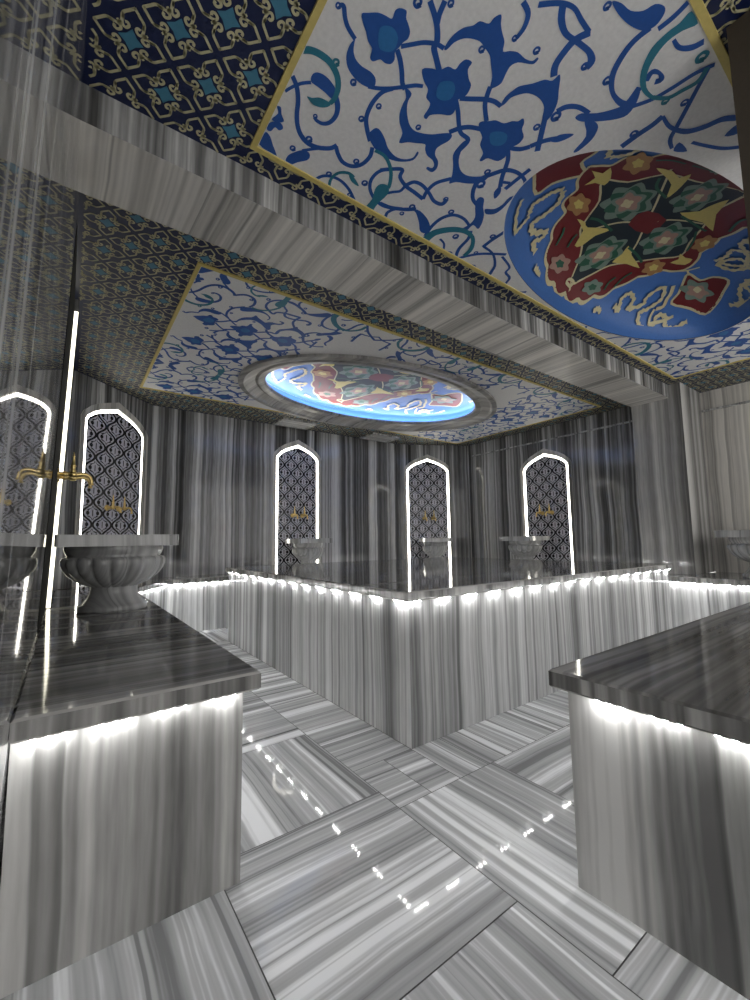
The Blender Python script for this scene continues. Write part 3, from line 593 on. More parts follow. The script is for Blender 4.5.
def make_niche(spec, label):
    p, q, c, w, zs, za = spec
    d = Vector((q[0] - p[0], q[1] - p[1])).normalized()
    # local x runs against the wall direction so that local +y points into the room
    rz = math.atan2(-d.y, -d.x)
    r = empty('lit_niche', (p[0] + d.x * c, p[1] + d.y * c, BT1 + 0.001), label, 'niche', 'arched tile niches', rz)
    z0 = 0.001; zs -= BT1; za -= BT1
    D = 0.018; b = 0.038
    cin = contour(w, zs, za, z0); cout = contour(w + 0.11, zs + 0.025, za + 0.085, z0); cband = contour(w - 2 * b, zs - 0.005, za - b * 1.1, z0)
    fr = MB(); ring_xz(fr, cout, cin, 0.010, 0.010, BEAM); ring_xz(fr, cin, cin, 0.010, -D, BEAM); ring_xz(fr, cout, cout, 0.0005, 0.010, BEAM)
    o = fr.build('arch_frame', r); o['label'] = 'grey marble arch moulding'
    lb = MB(); ring_xz(lb, cin, cband, -D + 0.013, -D + 0.013, BAND); ring_xz(lb, cband, cband, -D + 0.013, -D, TAPE)
    o = lb.build('led_strip', r); o['label'] = 'glowing white light strip round the arch'
    tp = MB()
    def add(loop, mat, y):
        cl = []
        for x, z in loop:
            x = max(-(w / 2 - b), min(w / 2 - b, x)); z = max(z0, min(arch_top(x, w - 2 * b, zs - 0.005, za - b * 1.1) - 0.001, z)); cl.append((x, y, z))
        if max(v[2] for v in cl) - min(v[2] for v in cl) < 0.003 or max(v[0] for v in cl) - min(v[0] for v in cl) < 0.003: return
        tp.poly(cl[::-1], mat)
    tp.poly([(x, -D + 0.001, z) for x, z in contour(w, zs, za, z0)], TDARK)
    cw, chh = w * 0.30, 0.25
    def ogee(s):
        out = []
        hw, hh = cw / 2 * s, chh / 2 * s
        for t in range(9):
            k = t / 8; out.append((hw * (0.5 - 0.5 * math.cos(PI * k)) ** 0.8, hh * (1 - k)))
        r1 = out[:-1]; r2 = [(x, -z) for x, z in out[::-1]][:-1]
        rr = r1 + r2; return rr + [(-x, z) for x, z in [(-v[0] * -1, v[1]) for v in [(out[8 - 0][0] * 0, -hh)]]] + [(-x, z) for x, z in (r1[1:] + r2)[::-1]]
    og = ogee(0.83); ogi = ogee(0.62)
    circ = [(math.cos(2 * PI * k / 10), math.sin(2 * PI * k / 10)) for k in range(10)]
    rows = int(za / (chh / 2)) + 2
    for j in range(rows):
        for i in range(-3, 4):
            cx = (i + (0.5 if j % 2 else 0)) * cw; cz = j * chh / 2 + 0.03
            if abs(cx) > w / 2 + cw / 2: continue
            add([(cx + x, cz + z) for x, z in og], TPALE, -D + 0.0022)
            n_ = len(og)
            for q in range(n_):
                if q % 4 == 3: continue
                a_, b_ = ogi[q], ogi[(q + 1) % n_]
                add([(cx + a_[0], cz + a_[1]), (cx + b_[0], cz + b_[1]), (cx + b_[0] * 0.86, cz + b_[1] * 0.88), (cx + a_[0] * 0.86, cz + a_[1] * 0.88)], TDARK, -D + 0.0030)
            for s in (-1, 1):
                add([(cx + s * cw * 0.24 + x * 0.023, cz + z * 0.023) for x, z in circ], TDARK, -D + 0.0034)
                for t in (-1, 1):   # curled petals
                    add([(cx + s * cw * 0.20, cz + t * 0.030), (cx + s * cw * 0.30, cz + t * 0.034), (cx + s * cw * 0.13, cz + t * 0.052), (cx + s * cw * 0.10, cz + t * 0.046)], TDARK, -D + 0.0034)
                    add([(cx + s * 0.004, cz + t * 0.070), (cx + s * 0.014, cz + t * 0.062), (cx + s * 0.010, cz + t * 0.085)], TDARK, -D + 0.0034)
            add([(cx - 0.006, cz - 0.030), (cx, cz - 0.038), (cx + 0.006, cz - 0.030), (cx + 0.006, cz + 0.030), (cx, cz + 0.038), (cx - 0.006, cz + 0.030)], TDARK, -D + 0.0034)
    o = tp.build('tile_panel', r); o['label'] = 'black and grey patterned tile panel'
    return r, rz, w
ls = empty('wall_light', (xl(BT1) + XS / 2, YSTEP - 0.004, BT1 + 0.002), 'tall glowing light strip on the polished wall just behind the largest basin', 'light')
sx = 0.0285 * 2.17
for nm, a0, a1, y0, y1, mt in (('strip_housing', -0.0125, 0.0125, 0.0, 0.003, TAPE), ('light_diffuser', -0.0105, 0.012, -0.004, -0.0005, STRIP)):
    m = MB(); z0, z1 = 0.002, 2.17
    c = [(a0, y0), (a1, y0), (a1, y1), (a0, y1)]; b_ = [(x, y, z0) for x, y in c]; t_ = [(x + sx, y, z1) for x, y in c]
    m.face(b_[::-1], mt); m.face(t_, mt)
    for i in range(4): m.face([b_[i], b_[(i + 1) % 4], t_[(i + 1) % 4], t_[i]], mt)
    m.build(nm, ls)
niches = []
for spec, lab in zip(NI, ('lit arched tile niche with two brass taps directly behind the largest fluted basin',
                          'lit arched tile niche on the back wall below the two ceiling vents, above a basin',
                          'lit arched tile niche on the angled back corner wall, above a basin in its middle',
                          'lit arched tile niche on the wall between the back corner and the pillar')):
    niches.append(make_niche(spec, lab))

# ------------------------------------------------------------------ brass taps
def make_tap(label):
    r = empty('brass_tap', (0, 0, 0), label, 'tap', 'brass taps in the niches')
    m = MB(); m.lathe([(0.0, 0.012), (0.030, 0.012), (0.034, 0.006), (0.034, 0.0), (0.0, 0.0)][::-1], BRASS, 20, axis='y'); m.build('wall_flange', r)
    m = MB(); m.lathe([(0.012, 0.010), (0.013, 0.030), (0.019, 0.034), (0.019, 0.042), (0.014, 0.046), (0.014, 0.066), (0.021, 0.070), (0.022, 0.090), (0.018, 0.100), (0.012, 0.104), (0.0, 0.106)], BRASS, 18, axis='y')
    sp = catmull([(0, 0.095, -0.002), (0, 0.135, 0.006), (0, 0.168, -0.004), (0, 0.182, -0.032), (0, 0.183, -0.058)], seg=5)
    m.tube(sp, [0.013 - 0.004 * i / len(sp) for i in range(len(sp))], BRASS)
    m.lathe([(0.0, -0.064), (0.013, -0.064), (0.014, -0.054), (0.009, -0.05)], BRASS, 14, c=(0, 0.183)); m.build('tap_body', r)
    m = MB(); m.lathe([(0.013, 0.012), (0.017, 0.024), (0.012, 0.034), (0.013, 0.05), (0.017, 0.056), (0.012, 0.064), (0.009, 0.09), (0.0065, 0.112), (0.009, 0.118), (0.006, 0.126), (0.004, 0.142), (0.0, 0.148)], BRASS, 16, c=(0, 0.082)); m.build('lever_handle', r)
    return r
tapz = 1.52
side = (('nearer brass tap over the largest basin, jutting past the glowing niche edge', 'farther brass tap over the largest basin, hidden behind the nearer one'),
        ('brass tap in the niche behind the largest basin, on the side of the polished wall', 'brass tap in the niche behind the largest basin, on the side of the room corner'),
        ('brass tap in the back wall niche, the one nearer the largest basin', 'brass tap in the back wall niche, the one nearer the angled corner'),
        ('brass tap in the angled corner niche, the one nearer the back wall', 'brass tap in the angled corner niche, the one nearer the pillar'),
        ('brass tap in the niche beside the pillar, on the back corner side', 'brass tap in the niche beside the pillar, on the pillar side'))
proto = None
class _W: location = Vector((xl(1.55) + 0.001, 3.42, 0))
for (r, rz, w), labs in zip([(_W, -PI / 2, 0)] + niches, side):
    for k, lab in zip((0.085, -0.085), labs):
        c, s_ = math.cos(rz), math.sin(rz); dy = -0.0135 if r is not _W else 0.0
        loc = (r.location.x + c * k - s_ * dy, r.location.y + s_ * k + c * dy, tapz + (0.035 if r is _W else 0))
        if proto is None:
            proto = make_tap(lab); proto.location = loc; proto.rotation_euler = (0, 0, rz)
        else: dup(proto, loc, rz, lab)

# ------------------------------------------------------------------ basins
def make_basin(label):
    r = empty('marble_basin', (0, 0, 0), label, 'basin', 'fluted marble basins')
    h = 0.335; rr = 0.02
    m = MB()
    sq = []
    for cx, cy, a0 in ((h - rr, h - rr, 0), (-h + rr, h - rr, 90), (-h + rr, -h + rr, 180), (h - rr, -h + rr, 270)):
        for k in range(5): t = math.radians(a0 + 22.5 * k); sq.append((cx + rr * math.cos(t), cy + rr * math.sin(t)))
    hole = [(0.25 * math.cos(2 * PI * k / 40), 0.25 * math.sin(2 * PI * k / 40)) for k in range(40)]
    z0, z1 = 0.395, 0.462
    for i in range(len(sq)):
        a, b = sq[i], sq[(i + 1) % len(sq)]; m.face([(*a, z0), (*b, z0), (*b, z1), (*a, z1)], BASIN)
    m.poly([(*p, z1) for p in sq], BASIN, holes=[[(*p, z1) for p in hole]]); m.poly([(*p, z0) for p in sq][::-1], BASIN)
    m.lathe([(0.25, z1), (0.24, 0.44), (0.225, 0.36), (0.17, 0.27), (0.08, 0.225), (0.0, 0.215)], BASIN, 40); m.build('rim', r)
    m = MB(); m.lathe([(0.29, 0.395), (0.292, 0.375), (0.283, 0.35), (0.272, 0.335), (0.282, 0.327)], BASIN, 64); m.build('neck', r)
    nl = 18
    def flute(t, R, z): return R * (0.915 + 0.085 * abs(math.sin(nl * t / 2)) ** 0.55)
    m = MB(); m.lathe([(0.270, 0.330), (0.300, 0.326), (0.309, 0.31), (0.308, 0.285), (0.296, 0.255), (0.27, 0.22), (0.235, 0.19), (0.19, 0.165), (0.158, 0.152), (0.15, 0.146)], BASIN, nl * 10, rad=flute)
    o = m.build('fluted_bowl', r); o['label'] = 'bowl carved in rounded flutes'
    m = MB(); m.lathe([(0.146, 0.150), (0.140, 0.135), (0.143, 0.11), (0.158, 0.075), (0.182, 0.05), (0.192, 0.042), (0.204, 0.034), (0.206, 0.012), (0.202, 0.0), (0.0, 0.0)], BASIN, 48); m.build('pedestal', r)
    return r
b0 = make_basin('largest fluted marble basin on the bench along the polished wall, before the glowing line'); b0.location = (0.28, 3.40, BT1 + 0.0005); b0.scale = (1, 1, 1.07)
dup(b0, (2.98, 5.80, BT1 + 0.0005), 0, 'fluted basin under the back wall niche, partly covering the bottom of that niche', (0.80, 0.80, 1.05))
s3 = NI[2]; d3 = Vector((s3[1][0] - s3[0][0], s3[1][1] - s3[0][1])).normalized(); c3 = Vector(s3[0]) + d3 * s3[2] + Vector((d3.y, -d3.x)) * 0.375
dup(b0, (c3.x, c3.y, BT1 + 0.0005), math.atan2(d3.y, d3.x), 'fluted basin centred under the angled corner niche, its lower half hidden by the platform', (0.74, 0.74, 1.03))
dup(b0, (5.98, 4.10, BT1 + 0.0005), 0, 'fluted basin before the niche nearest the pillar, covering its lower corner', (0.84, 0.84, 1.03))
dup(b0, (5.87, 1.17, BT1 + 0.0005), 0, 'fluted basin beside the pillar, cut off by the edge of the photo')

# ------------------------------------------------------------------ ceilings
def ellipse(cx, cy, rx, ry, n=96, z=ZC): return [(cx + rx * math.cos(2 * PI * k / n), cy + ry * math.sin(2 * PI * k / n), z) for k in range(n)]
NP = (0.632, 5.62, 0.380, 1.755)       # painted panel of the near bay: x0, x1, y0, y1
FP = (0.640, 5.95, 2.795, 5.46)        # and of the far bay
ND = (3.25, 1.11, 1.42, 0.63, 0.42)    # near dome
FR_ = (3.28, 4.33, 1.85, 1.20)         # far ring, outer
FI = (3.28, 4.33, 1.56, 0.90)          # far ring, inner
XT = xl(ZC)
near_poly = [(XT, Y0), (XRN, Y0), (XRN, 1.9), (5.82, 1.9), (5.82, BY0 + 0.02), (XT - 0.01, BY0 + 0.02)]
far_poly = [(XT, BY1 - 0.02), (XR, BY1 - 0.02), B2, B1, A2, (XT + XS, 5.32), (XT + XS, YSTEP), (XT, YSTEP)]
def inside(p, poly):
    c = False; x, y = p
    for (x0, y0), (x1, y1) in zip(poly, poly[1:] + poly[:1]):
        if (y0 > y) != (y1 > y) and x < (x1 - x0) * (y - y0) / (y1 - y0) + x0: c = not c
    return c

def lattice_cell():
    """gold scrollwork of one cell, cell side 0.192, centred at the origin"""
    quads = []; polys = []
    H = 0.080
    def stroke(pts, w):
        p = catmull([(*a, w) for a in pts], seg=4); quads.extend(ribbon(p))
    for k in range(4):
        def R(p):
            x, y = p
            for _ in range(k): x, y = -y, x
            return (x, y)
        for s in (-1, 1):
            f = lambda x, y: R((s * x, y))
            stroke([f(H + 0.002, H), f(0.055, H), f(0.034, H - 0.001), f(0.020, H - 0.012), f(0.006, H - 0.030), f(0.010, H - 0.042), f(0.024, H - 0.040), f(0.027, H - 0.030), f(0.020, H - 0.026)], 0.0100)
            polys.append([f(0.017, H - 0.012), f(0.034, H + 0.003), f(0.030, H - 0.010), f(0.020, H - 0.022)])
        stroke([R((-0.008, H - 0.022)), R((0.008, H - 0.022))], 0.008)
        polys.append([R((-0.006, H - 0.032)), R((0.006, H - 0.032)), R((0.004, H - 0.012)), R((-0.004, H - 0.012))])
    dm = 0.029
    dia = [(dm, dm), (0, dm * 0.82), (-dm, dm), (-dm * 0.82, 0), (-dm, -dm), (0, -dm * 0.82), (dm, -dm), (dm * 0.82, 0)]
    return quads, polys, dia
CQ, CP, CD = lattice_cell()
def border(name, poly, panel, anchor, parent):
    mb = MB(); s = 0.192; z = ZC - 0.0016; c = math.cos(PI / 4)
    x0 = min(p[0] for p in poly); x1 = max(p[0] for p in poly); y0 = max(0.1, min(p[1] for p in poly)); y1 = max(p[1] for p in poly)
    g = 0.018
    def ok(pts):
        for x, y in pts:
            if panel[0] - g < x < panel[1] + g and panel[2] - g < y < panel[3] + g: return False
            for dx in (-g, g):
                if not inside((x + dx, y), poly) or not inside((x, y + dx), poly): return False
        return True
    n = 40
    for i in range(-n, n):
        for j in range(-n, n):
            cx = anchor[0] + (i - j) * s * c; cy = anchor[1] + (i + j) * s * c
            if not (x0 - 0.2 < cx < x1 + 0.2 and y0 - 0.2 < cy < y1 + 0.2): continue
            if panel[0] + 0.15 < cx < panel[1] - 0.15 and panel[2] + 0.15 < cy < panel[3] - 0.15: continue
            T = lambda p: (cx + (p[0] - p[1]) * c, cy + (p[0] + p[1]) * c)
            for q in CQ + CP:
                pp = [T(p) for p in q]
                if ok(pp): mb.face([(x, y, z) for x, y in pp][::-1], GOLD, uv=[(0, 0)] * len(pp))
            pp = [T(p) for p in CD]
            if ok(pp): mb.poly([(x, y, z) for x, y in pp], STEEL)
    return mb.build(name, parent, merge=False)

def make_ceiling(name, poly, panel, ell, anchor, grow=0.0):
    mb = MB(); xs_, ys_ = [p[0] for p in poly], [p[1] for p in poly]
    rect = [(min(xs_) - 0.1, min(ys_)), (max(xs_) + 0.1, min(ys_)), (max(xs_) + 0.1, max(ys_) + grow), (min(xs_) - 0.1, max(ys_) + grow)]
    mb.poly([(*p, ZC) for p in rect], NAVY, holes=[ellipse(*ell)])
    o = mb.build(name, kind='structure')
    b = border('scroll_border', poly, panel, anchor, o); b['label'] = 'navy border painted with gold scrolls and teal diamonds'
    return o
make_ceiling('ceiling', near_poly, NP, ND[:4], (0.1079, 1.6237))
make_ceiling('ceiling_far', far_poly, FP, FR_, (0.1079, 2 * 2.17 - 1.6237), 0.1)

VM = {'b': BLUE, 't': TEAL, 'l': LBLUE}
def vine_shapes():
    """painted arabesque of one panel corner in plan, metres: (material, layer, polygon)"""
    out = []; k = 0
    for kind, c, d in VINES:
        k += 1; lay = {'b': 1, 't': 2, 'l': 3}[c] + 0.02 * (k % 40)
        if kind == 's':
            pts = catmull([(d[i] / 1000, d[i + 1] / 1000, d[i + 2] / 1000 * 1.12) for i in range(0, len(d), 3)], seg=5)
            out += [(VM[c], lay, q) for q in ribbon(pts)]
        elif kind == 'f':
            pts = catmull([(d[i] / 1000, d[i + 1] / 1000) for i in range(0, len(d), 2)], True, seg=3)
            tri = tessellate_polygon([[Vector((*p, 0)) for p in pts]])
            out += [(VM[c], lay, [pts[i] for i in t]) for t in tri]
        else:
            x, y, r = (v / 1000 for v in d)
            sp = catmull([(x + r * q * math.cos(a), y + r * q * math.sin(a), r * 0.55) for q, a in ((0.78, 0.0), (0.76, 1.2), (0.74, 2.4), (0.72, 3.6), (0.68, 4.8), (0.55, 6.0), (0.3, 7.0), (0.1, 8.0))], seg=3)
            out += [(VM[c], lay, q) for q in ribbon(sp)]
    return out
VS = vine_shapes()

def panel_paint(panel, ell, xs, ys, parent, grow=1.015):
    """xs: [(flip about, keep below/above)] tilings of the traced corner"""
    mb = MB(); cx, cy, rx, ry = ell; rx *= grow; ry *= grow
    x0, x1, y0, y1 = panel; b = 0.004
    for fx, x_lo, x_hi in xs:
        for fy, y_lo, y_hi in ys:
            for mat, lay, q in VS:
                pp = [(fx(x), fy(y)) for x, y in q]
                mx = sum(p[0] for p in pp) / len(pp); my = sum(p[1] for p in pp) / len(pp)
                if not (x_lo <= mx <= x_hi and y_lo <= my <= y_hi): continue
                pp = [(max(x0 + b, min(x1 - b, x)), max(y0 + b, min(y1 - b, y))) for x, y in pp]
                rr = [math.hypot((x - cx) / rx, (y - cy) / ry) for x, y in pp]
                if all(r < 1 for r in rr): continue
                pp = [(x, y) if r >= 1 else (cx + (x - cx) / r, cy + (y - cy) / r) for (x, y), r in zip(pp, rr)]
                z = ZC - 0.0055 - 0.0006 * lay
                a = sum(pp[i - 1][0] * pp[i][1] - pp[i][0] * pp[i - 1][1] for i in range(len(pp)))
                if abs(a) < 1e-7: continue
                if a > 0: pp = pp[::-1]
                mb.face([(x, y, z) for x, y in pp], mat, uv=[(0, 0)] * len(pp))
    o = mb.build('arabesque', parent, merge=False); o['label'] = 'blue and teal painted vines and tulips'
    return o

def make_panel(panel, ell, label, xs, ys, grow):
    x0, x1, y0, y1 = panel
    r = empty('ceiling_panel', ((x0 + x1) / 2, (y0 + y1) / 2, ZC), label, 'ceiling panel', 'painted ceiling panels')
    def fix(o): o.location = (-r.location.x, -r.location.y, -ZC); return o
    z = ZC - 0.005
    mb = MB(); mb.poly([(x0, y0, z), (x0, y1, z), (x1, y1, z), (x1, y0, z)], WHITE, holes=[ellipse(*ell, z=z)]); fix(mb.build('painted_field', r))
    w = 0.026; mb = MB(); A = [(x0 - w, y0 - w), (x1 + w, y0 - w), (x1 + w, y1 + w), (x0 - w, y1 + w)]; B = [(x0, y0), (x1, y0), (x1, y1), (x0, y1)]; zb = ZC - 0.012
    for i in range(4):
        j = (i + 1) % 4
        mb.face([(*A[i], zb), (*B[i], zb), (*B[j], zb), (*A[j], zb)], YEL); mb.face([(*A[i], ZC - 0.001), (*A[i], zb), (*A[j], zb), (*A[j], ZC - 0.001)], YEL); mb.face([(*B[i], zb), (*B[i], ZC - 0.004), (*B[j], ZC - 0.004), (*B[j], zb)], YEL)
    o = fix(mb.build('gold_edging', r)); o['label'] = 'yellow gold edging strip'
    fix(panel_paint(panel, ell, xs, ys, r, grow))
    return r, fix
I_ = lambda v: v
mxn = (NP[0] + NP[1]) / 2; mxf = (FP[0] + FP[1]) / 2; myf = (FP[2] + FP[3]) / 2; yy = NP[3] + FP[2]
near, nfix = make_panel(NP, ND[:4], 'painted white ceiling panel with unlit blue oval medallion, between the beam and the viewer',
    [(I_, -9, mxn), (lambda x: 2 * mxn - x, mxn, 9)], [(I_, -9, 9)], 1.004)
far, ffix = make_panel(FP, FR_, 'painted white ceiling panel with glowing oval dome in a marble ring, over the platform',
    [(I_, -9, 2.2), (lambda x: 4.4 - x, 2.2, mxf), (lambda x: 2 * mxf - 4.4 + x, mxf, 2 * mxf - 2.2), (lambda x: 2 * mxf - x, 2 * mxf - 2.2, 9)], [(lambda y: yy - y, -9, 3.70), (lambda y: 7.40 - (yy - y), 3.70, 4.605), (lambda y: 9.21 - 7.40 + (yy - y), 4.605, 9)], 1.0)

MM = {'cream': CREAM, 'red': RED, 'green': GREEN, 'gray': GRAY, 'pink': PINK, 'orange': ORANGE, 'yellow': MYEL, 'navy': BLACKB, 'blue': SKYB}
def medallion(dome, parent, fix, sag):
    """painted oval: the ornament lies on the dome, flat shapes subdivided to follow it"""
    cx, cy, rx, ry, hh, zb = dome
    def Z(u, v): return zb + hh * math.sqrt(max(0.0, 1 - u * u - v * v))
    shapes = []   # (mat, [polygons in u, v])
    lay = [1]
    P = lambda d: [(d[i] / 1000, d[i + 1] / 1000) for i in range(0, len(d), 2)]
    A = ry / rx
    def strip(pts, w, mat, seg=4, closed=False, wob=0.0):
        p = catmull([(x, y * A, w) for x, y in pts], closed, seg)
        p = [(x, y, q * (1 + wob * math.sin(1.9 * i))) for i, (x, y, q) in enumerate(p)]
        if closed: p.append(p[0])
        shapes.append((mat, [[(x, y / A) for x, y in q] for q in ribbon(p)]))
    def fillp(loop, mat):
        t = tessellate_polygon([[Vector((*p, 0)) for p in loop]]); shapes.append((mat, [[loop[i] for i in q] for q in t]))
    D = {k: [P(d) for kk, c, w, d in MEDALLION if kk == k] for k in 'OIP'}
    for pts in (D['P'][0], [(-x, y) for x, y in D['P'][0]]):
        lp = catmull(pts, True, 3); fillp(lp, RED); strip(pts, 0.014, CREAM, 3, True)
    half = D['O'][0]; full = half + [(x, -y) for x, y in half[-2:0:-1]]
    lp = catmull([(x, y * A) for x, y in full], True, 6); acc = 0.0; lob = []
    for i, (x, y) in enumerate(lp):          # small scallops all along the outline
        (xa, ya), (xb, yb) = lp[i - 1], lp[(i + 1) % len(lp)]
        acc += math.hypot(x - xa, y - ya); l = math.hypot(xb - xa, yb - ya) or 1
        o_ = 0.016 * (abs(math.sin(PI * acc / 0.13)) - 0.5); lob.append((x + (ya - yb) / l * o_, (y + (xb - xa) / l * o_) / A))
    fillp(lob, RED); strip(lob, 0.013, CREAM, 1, True)
    half = D['I'][0]; full2 = half + [(x, -y) for x, y in half[-2:0:-1]]
    fillp(catmull(full2, True, 3), BLACKB); strip(full2, 0.010, CREAM, 3, True)
    for kk, c, w, d in MEDALLION:
        pts = P(d)
        if kk == 'f': fillp(catmull(pts, True, 2), MM[c])
        elif kk == 's': strip(pts, w / 700, MM[c])
        elif kk == 'w':
            strip(pts, w / 600, CREAM, 7, False, 0.4)
            if max(p[0] for p in pts) < -0.55 or min(p[0] for p in pts) > 0.75 and False: strip([(-x, y) for x, y in pts], w / 620, CREAM)
            if min(p[1] for p in pts) > 0.15: strip([(x, -y) for x, y in pts], w / 600, CREAM, 7, False, 0.4)
    base = MB(); nr, nt = 20, 96
    for i in range(nr):
        ra, rb = math.sin(PI / 2 * i / nr), math.sin(PI / 2 * (i + 1) / nr)
        for k in range(nt):
            t0, t1 = 2 * PI * k / nt, 2 * PI * (k + 1) / nt
            q = [(ra * math.cos(t0), ra * math.sin(t0)), (rb * math.cos(t0), rb * math.sin(t0)), (rb * math.cos(t1), rb * math.sin(t1)), (ra * math.cos(t1), ra * math.sin(t1))]
            if i == 0: q = q[1:]
            base.face([(cx + u * rx, cy + v * ry, Z(u, v)) for u, v in q], SKYB, uv=[(0, 0)] * len(q), smooth=True)
    db = base.build('medallion_dome', parent); fix(db)
    orn = MB(); bm = bmesh.new()
    for n, (mat, polys) in enumerate(shapes):
        bm.clear()
        for q in polys:
            vs = [bm.verts.new((x * rx, y * ry, 0)) for x, y in q]
            try: bm.faces.new(vs)
            except ValueError: pass
        bmesh.ops.remove_doubles(bm, verts=bm.verts, dist=1e-5)
        for _ in range(8):
            es = [e for e in bm.edges if e.calc_length() > 0.045]
            if not es: break
            bmesh.ops.subdivide_edges(bm, edges=es, cuts=1); bmesh.ops.triangulate(bm, faces=[f for f in bm.faces if len(f.verts) > 3])
        o = sag + 0.00013 * n
        for f in bm.faces:
            pp = []
            for v in f.verts:
                u, w_ = v.co.x / rx, v.co.y / ry; r = math.hypot(u, w_)
                if r > 0.965: u, w_ = u * 0.965 / r, w_ * 0.965 / r
                nrm = Vector((u * hh / rx, w_ * hh / ry, math.sqrt(max(1e-3, 1 - u * u - w_ * w_)))).normalized()
                pp.append((cx + u * rx - nrm.x * o, cy + w_ * ry - nrm.y * o, Z(u, w_) - nrm.z * o))
            orn.face(pp, mat, uv=[(0, 0)] * len(pp))
    bm.free()
    oo = orn.build('medallion_ornament', db, merge=False); oo['label'] = 'maroon medallion with flowers and cream clouds'
    return db
medallion((*ND, ZC), near, nfix, 0.003)
medallion((FI[0], FI[1], FI[2] + 0.10, FI[3] + 0.10, 0.17, ZC + 0.165), far, ffix, 0.003)

# marble ring and hidden light cove of the far dome
mb = MB()
prof = [(0.0, -0.001), (0.0, -0.035), (0.06, -0.040), (0.09, -0.020), (0.19, 0.012), (0.22, 0.002), (0.29, 0.010), (0.305, 0.022), (0.305, 0.05), (0.18, 0.055), (0.18, 0.172)]
n = 96
for (d0, z0), (d1, z1) in zip(prof, prof[1:]):
    for k in range(n):
        t0, t1 = 2 * PI * k / n, 2 * PI * (k + 1) / n
        E_ = lambda d, t, z: (FR_[0] + (FR_[2] - d) * math.cos(t), FR_[1] + (FR_[3] - d) * math.sin(t), ZC + z)
        q = [E_(d0, t0, z0), E_(d0, t1, z0), E_(d1, t1, z1), E_(d1, t0, z1)]
        mb.face(q, SKYB if z1 > 0.1 else RING, uv=[(p[0] * 0.9 + p[1] * 0.35, p[1]) for p in q], smooth=False)
o = ffix(mb.build('oval_ring', far)); o['label'] = 'grey marble moulding round the dome'
mb = MB()
for k in range(n):
    t0, t1 = 2 * PI * k / n, 2 * PI * (k + 1) / n
    E_ = lambda d, t, z: (FR_[0] + (FR_[2] - d) * math.cos(t), FR_[1] + (FR_[3] - d) * math.sin(t), ZC + z)
    mb.face([E_(0.25, t0, 0.062), E_(0.25, t1, 0.062), E_(0.235, t1, 0.062), E_(0.235, t0, 0.062)], COVE)
o = ffix(mb.build('led_strip', far)); o['label'] = 'hidden white cove light'

# ------------------------------------------------------------------ vents, ledges, dark pier
def vent(x, y, sx, sy, label):
    r = empty('ceiling_vent', (x, y, ZC - 0.032), label, 'vent', 'ceiling vents')
    m = MB(); hx, hy = sx / 2, sy / 2; w = 0.045
    A = [(-hx, -hy), (hx, -hy), (hx, hy), (-hx, hy)]; B = [(-hx + w, -hy + w), (hx - w, -hy + w), (hx - w, hy - w), (-hx + w, hy - w)]
    for i in range(4):
        j = (i + 1) % 4
        m.face([(*A[i], 0), (*B[i], 0), (*B[j], 0), (*A[j], 0)], PALE); m.face([(*A[i], 0.031), (*A[i], 0), (*A[j], 0), (*A[j], 0.031)], PALE); m.face([(*B[i], 0), (*B[i], 0.012), (*B[j], 0.012), (*B[j], 0)], PALE)
    m.build('vent_frame', r)
    m = MB(); m.poly([(*p, 0.010) for p in B][::-1], PALE); m.build('vent_cover', r)
    return r
vent(2.78, 5.87, 0.56, 0.40, 'pale flat ceiling vent above the niche on the back wall')
vent(4.42, 5.87, 0.60, 0.40, 'pale flat ceiling vent between the back wall niche and the angled corner niche')
vent(3.19, 2.43, 0.72, 0.20, 'small pale ceiling vent set against the beam over the platform')
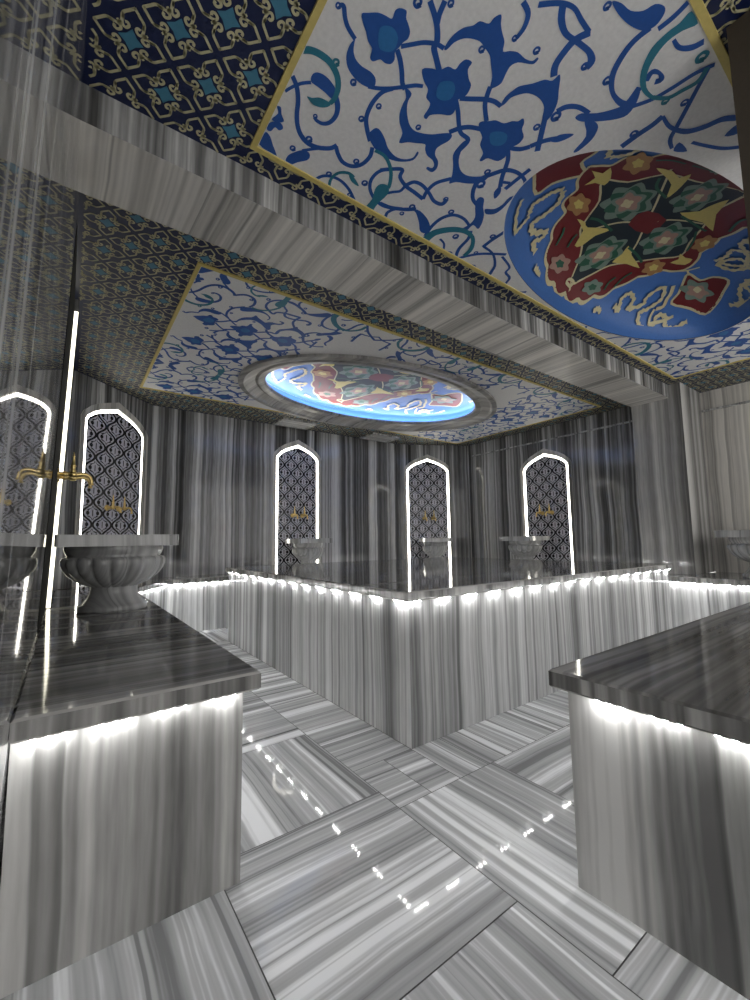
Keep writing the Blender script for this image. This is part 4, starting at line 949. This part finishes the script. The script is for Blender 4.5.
def ledge(name, p, q, z, nrm):
    m = MB(); a, b = Vector(p), Vector(q); n_ = Vector(nrm)
    xy = [tuple(a), tuple(b), tuple(b + n_ * 0.03), tuple(a + n_ * 0.03)]
    m.prism(xy, z, z + 0.022, PALE); return m.build(name, kind='structure')
ledge('trim_1', (XR - 0.0005, 2.45), (XR - 0.0005, 5.40), 2.70, (-1, 0))
ledge('trim_2', (XRN - 0.0005, -0.5), (XRN - 0.0005, 1.77), 2.68, (-1, 0))
mb = MB(); mb.box(1.84, 2.6, -0.4, PIER_Y, BT1 + 0.001, ZC - 0.002, BROWN, bevel=0.012); mb.build('pillar_entry', kind='structure')

# ------------------------------------------------------------------ light, camera, picture
w = bpy.data.worlds.new('fill_light'); SC.world = w; w.use_nodes = True  # added fill light for the near bay, from behind the camera
w.node_tree.nodes['Background'].inputs['Color'].default_value = (1.0, 0.98, 0.95, 1); w.node_tree.nodes['Background'].inputs['Strength'].default_value = WORLD

f_, yaw, pit, rol = 421.876, math.radians(36.178), math.radians(5.56), math.radians(-0.767)
F = Vector((math.sin(yaw), math.cos(yaw), 0)); Rr = Vector((math.cos(yaw), -math.sin(yaw), 0)); Zz = Vector((0, 0, 1))
fw = F * math.cos(pit) + Zz * math.sin(pit); up = -F * math.sin(pit) + Zz * math.cos(pit)
R2 = Rr * math.cos(rol) + up * math.sin(rol); U2 = -Rr * math.sin(rol) + up * math.cos(rol)
cam = bpy.data.cameras.new('camera'); co = bpy.data.objects.new('camera', cam); COL.objects.link(co)
co.matrix_world = Matrix(((R2.x, U2.x, -fw.x, 0), (R2.y, U2.y, -fw.y, 0), (R2.z, U2.z, -fw.z, 1.1), (0, 0, 0, 1)))
cam.sensor_fit = 'HORIZONTAL'; cam.sensor_width = 36; cam.lens = f_ * 36 / 750; cam.clip_start = 0.01
SC.camera = co
vs = SC.view_settings; vs.view_transform = 'Standard'; vs.look = 'None'; vs.gamma = 1; vs.use_curve_mapping = False; vs.exposure = EXPO
cy_ = SC.cycles; cy_.use_denoising = True; cy_.max_bounces = 10; cy_.diffuse_bounces = 6; cy_.glossy_bounces = 5; cy_.caustics_reflective = False; cy_.caustics_refractive = False; cy_.sample_clamp_indirect = 6; cy_.use_light_tree = True
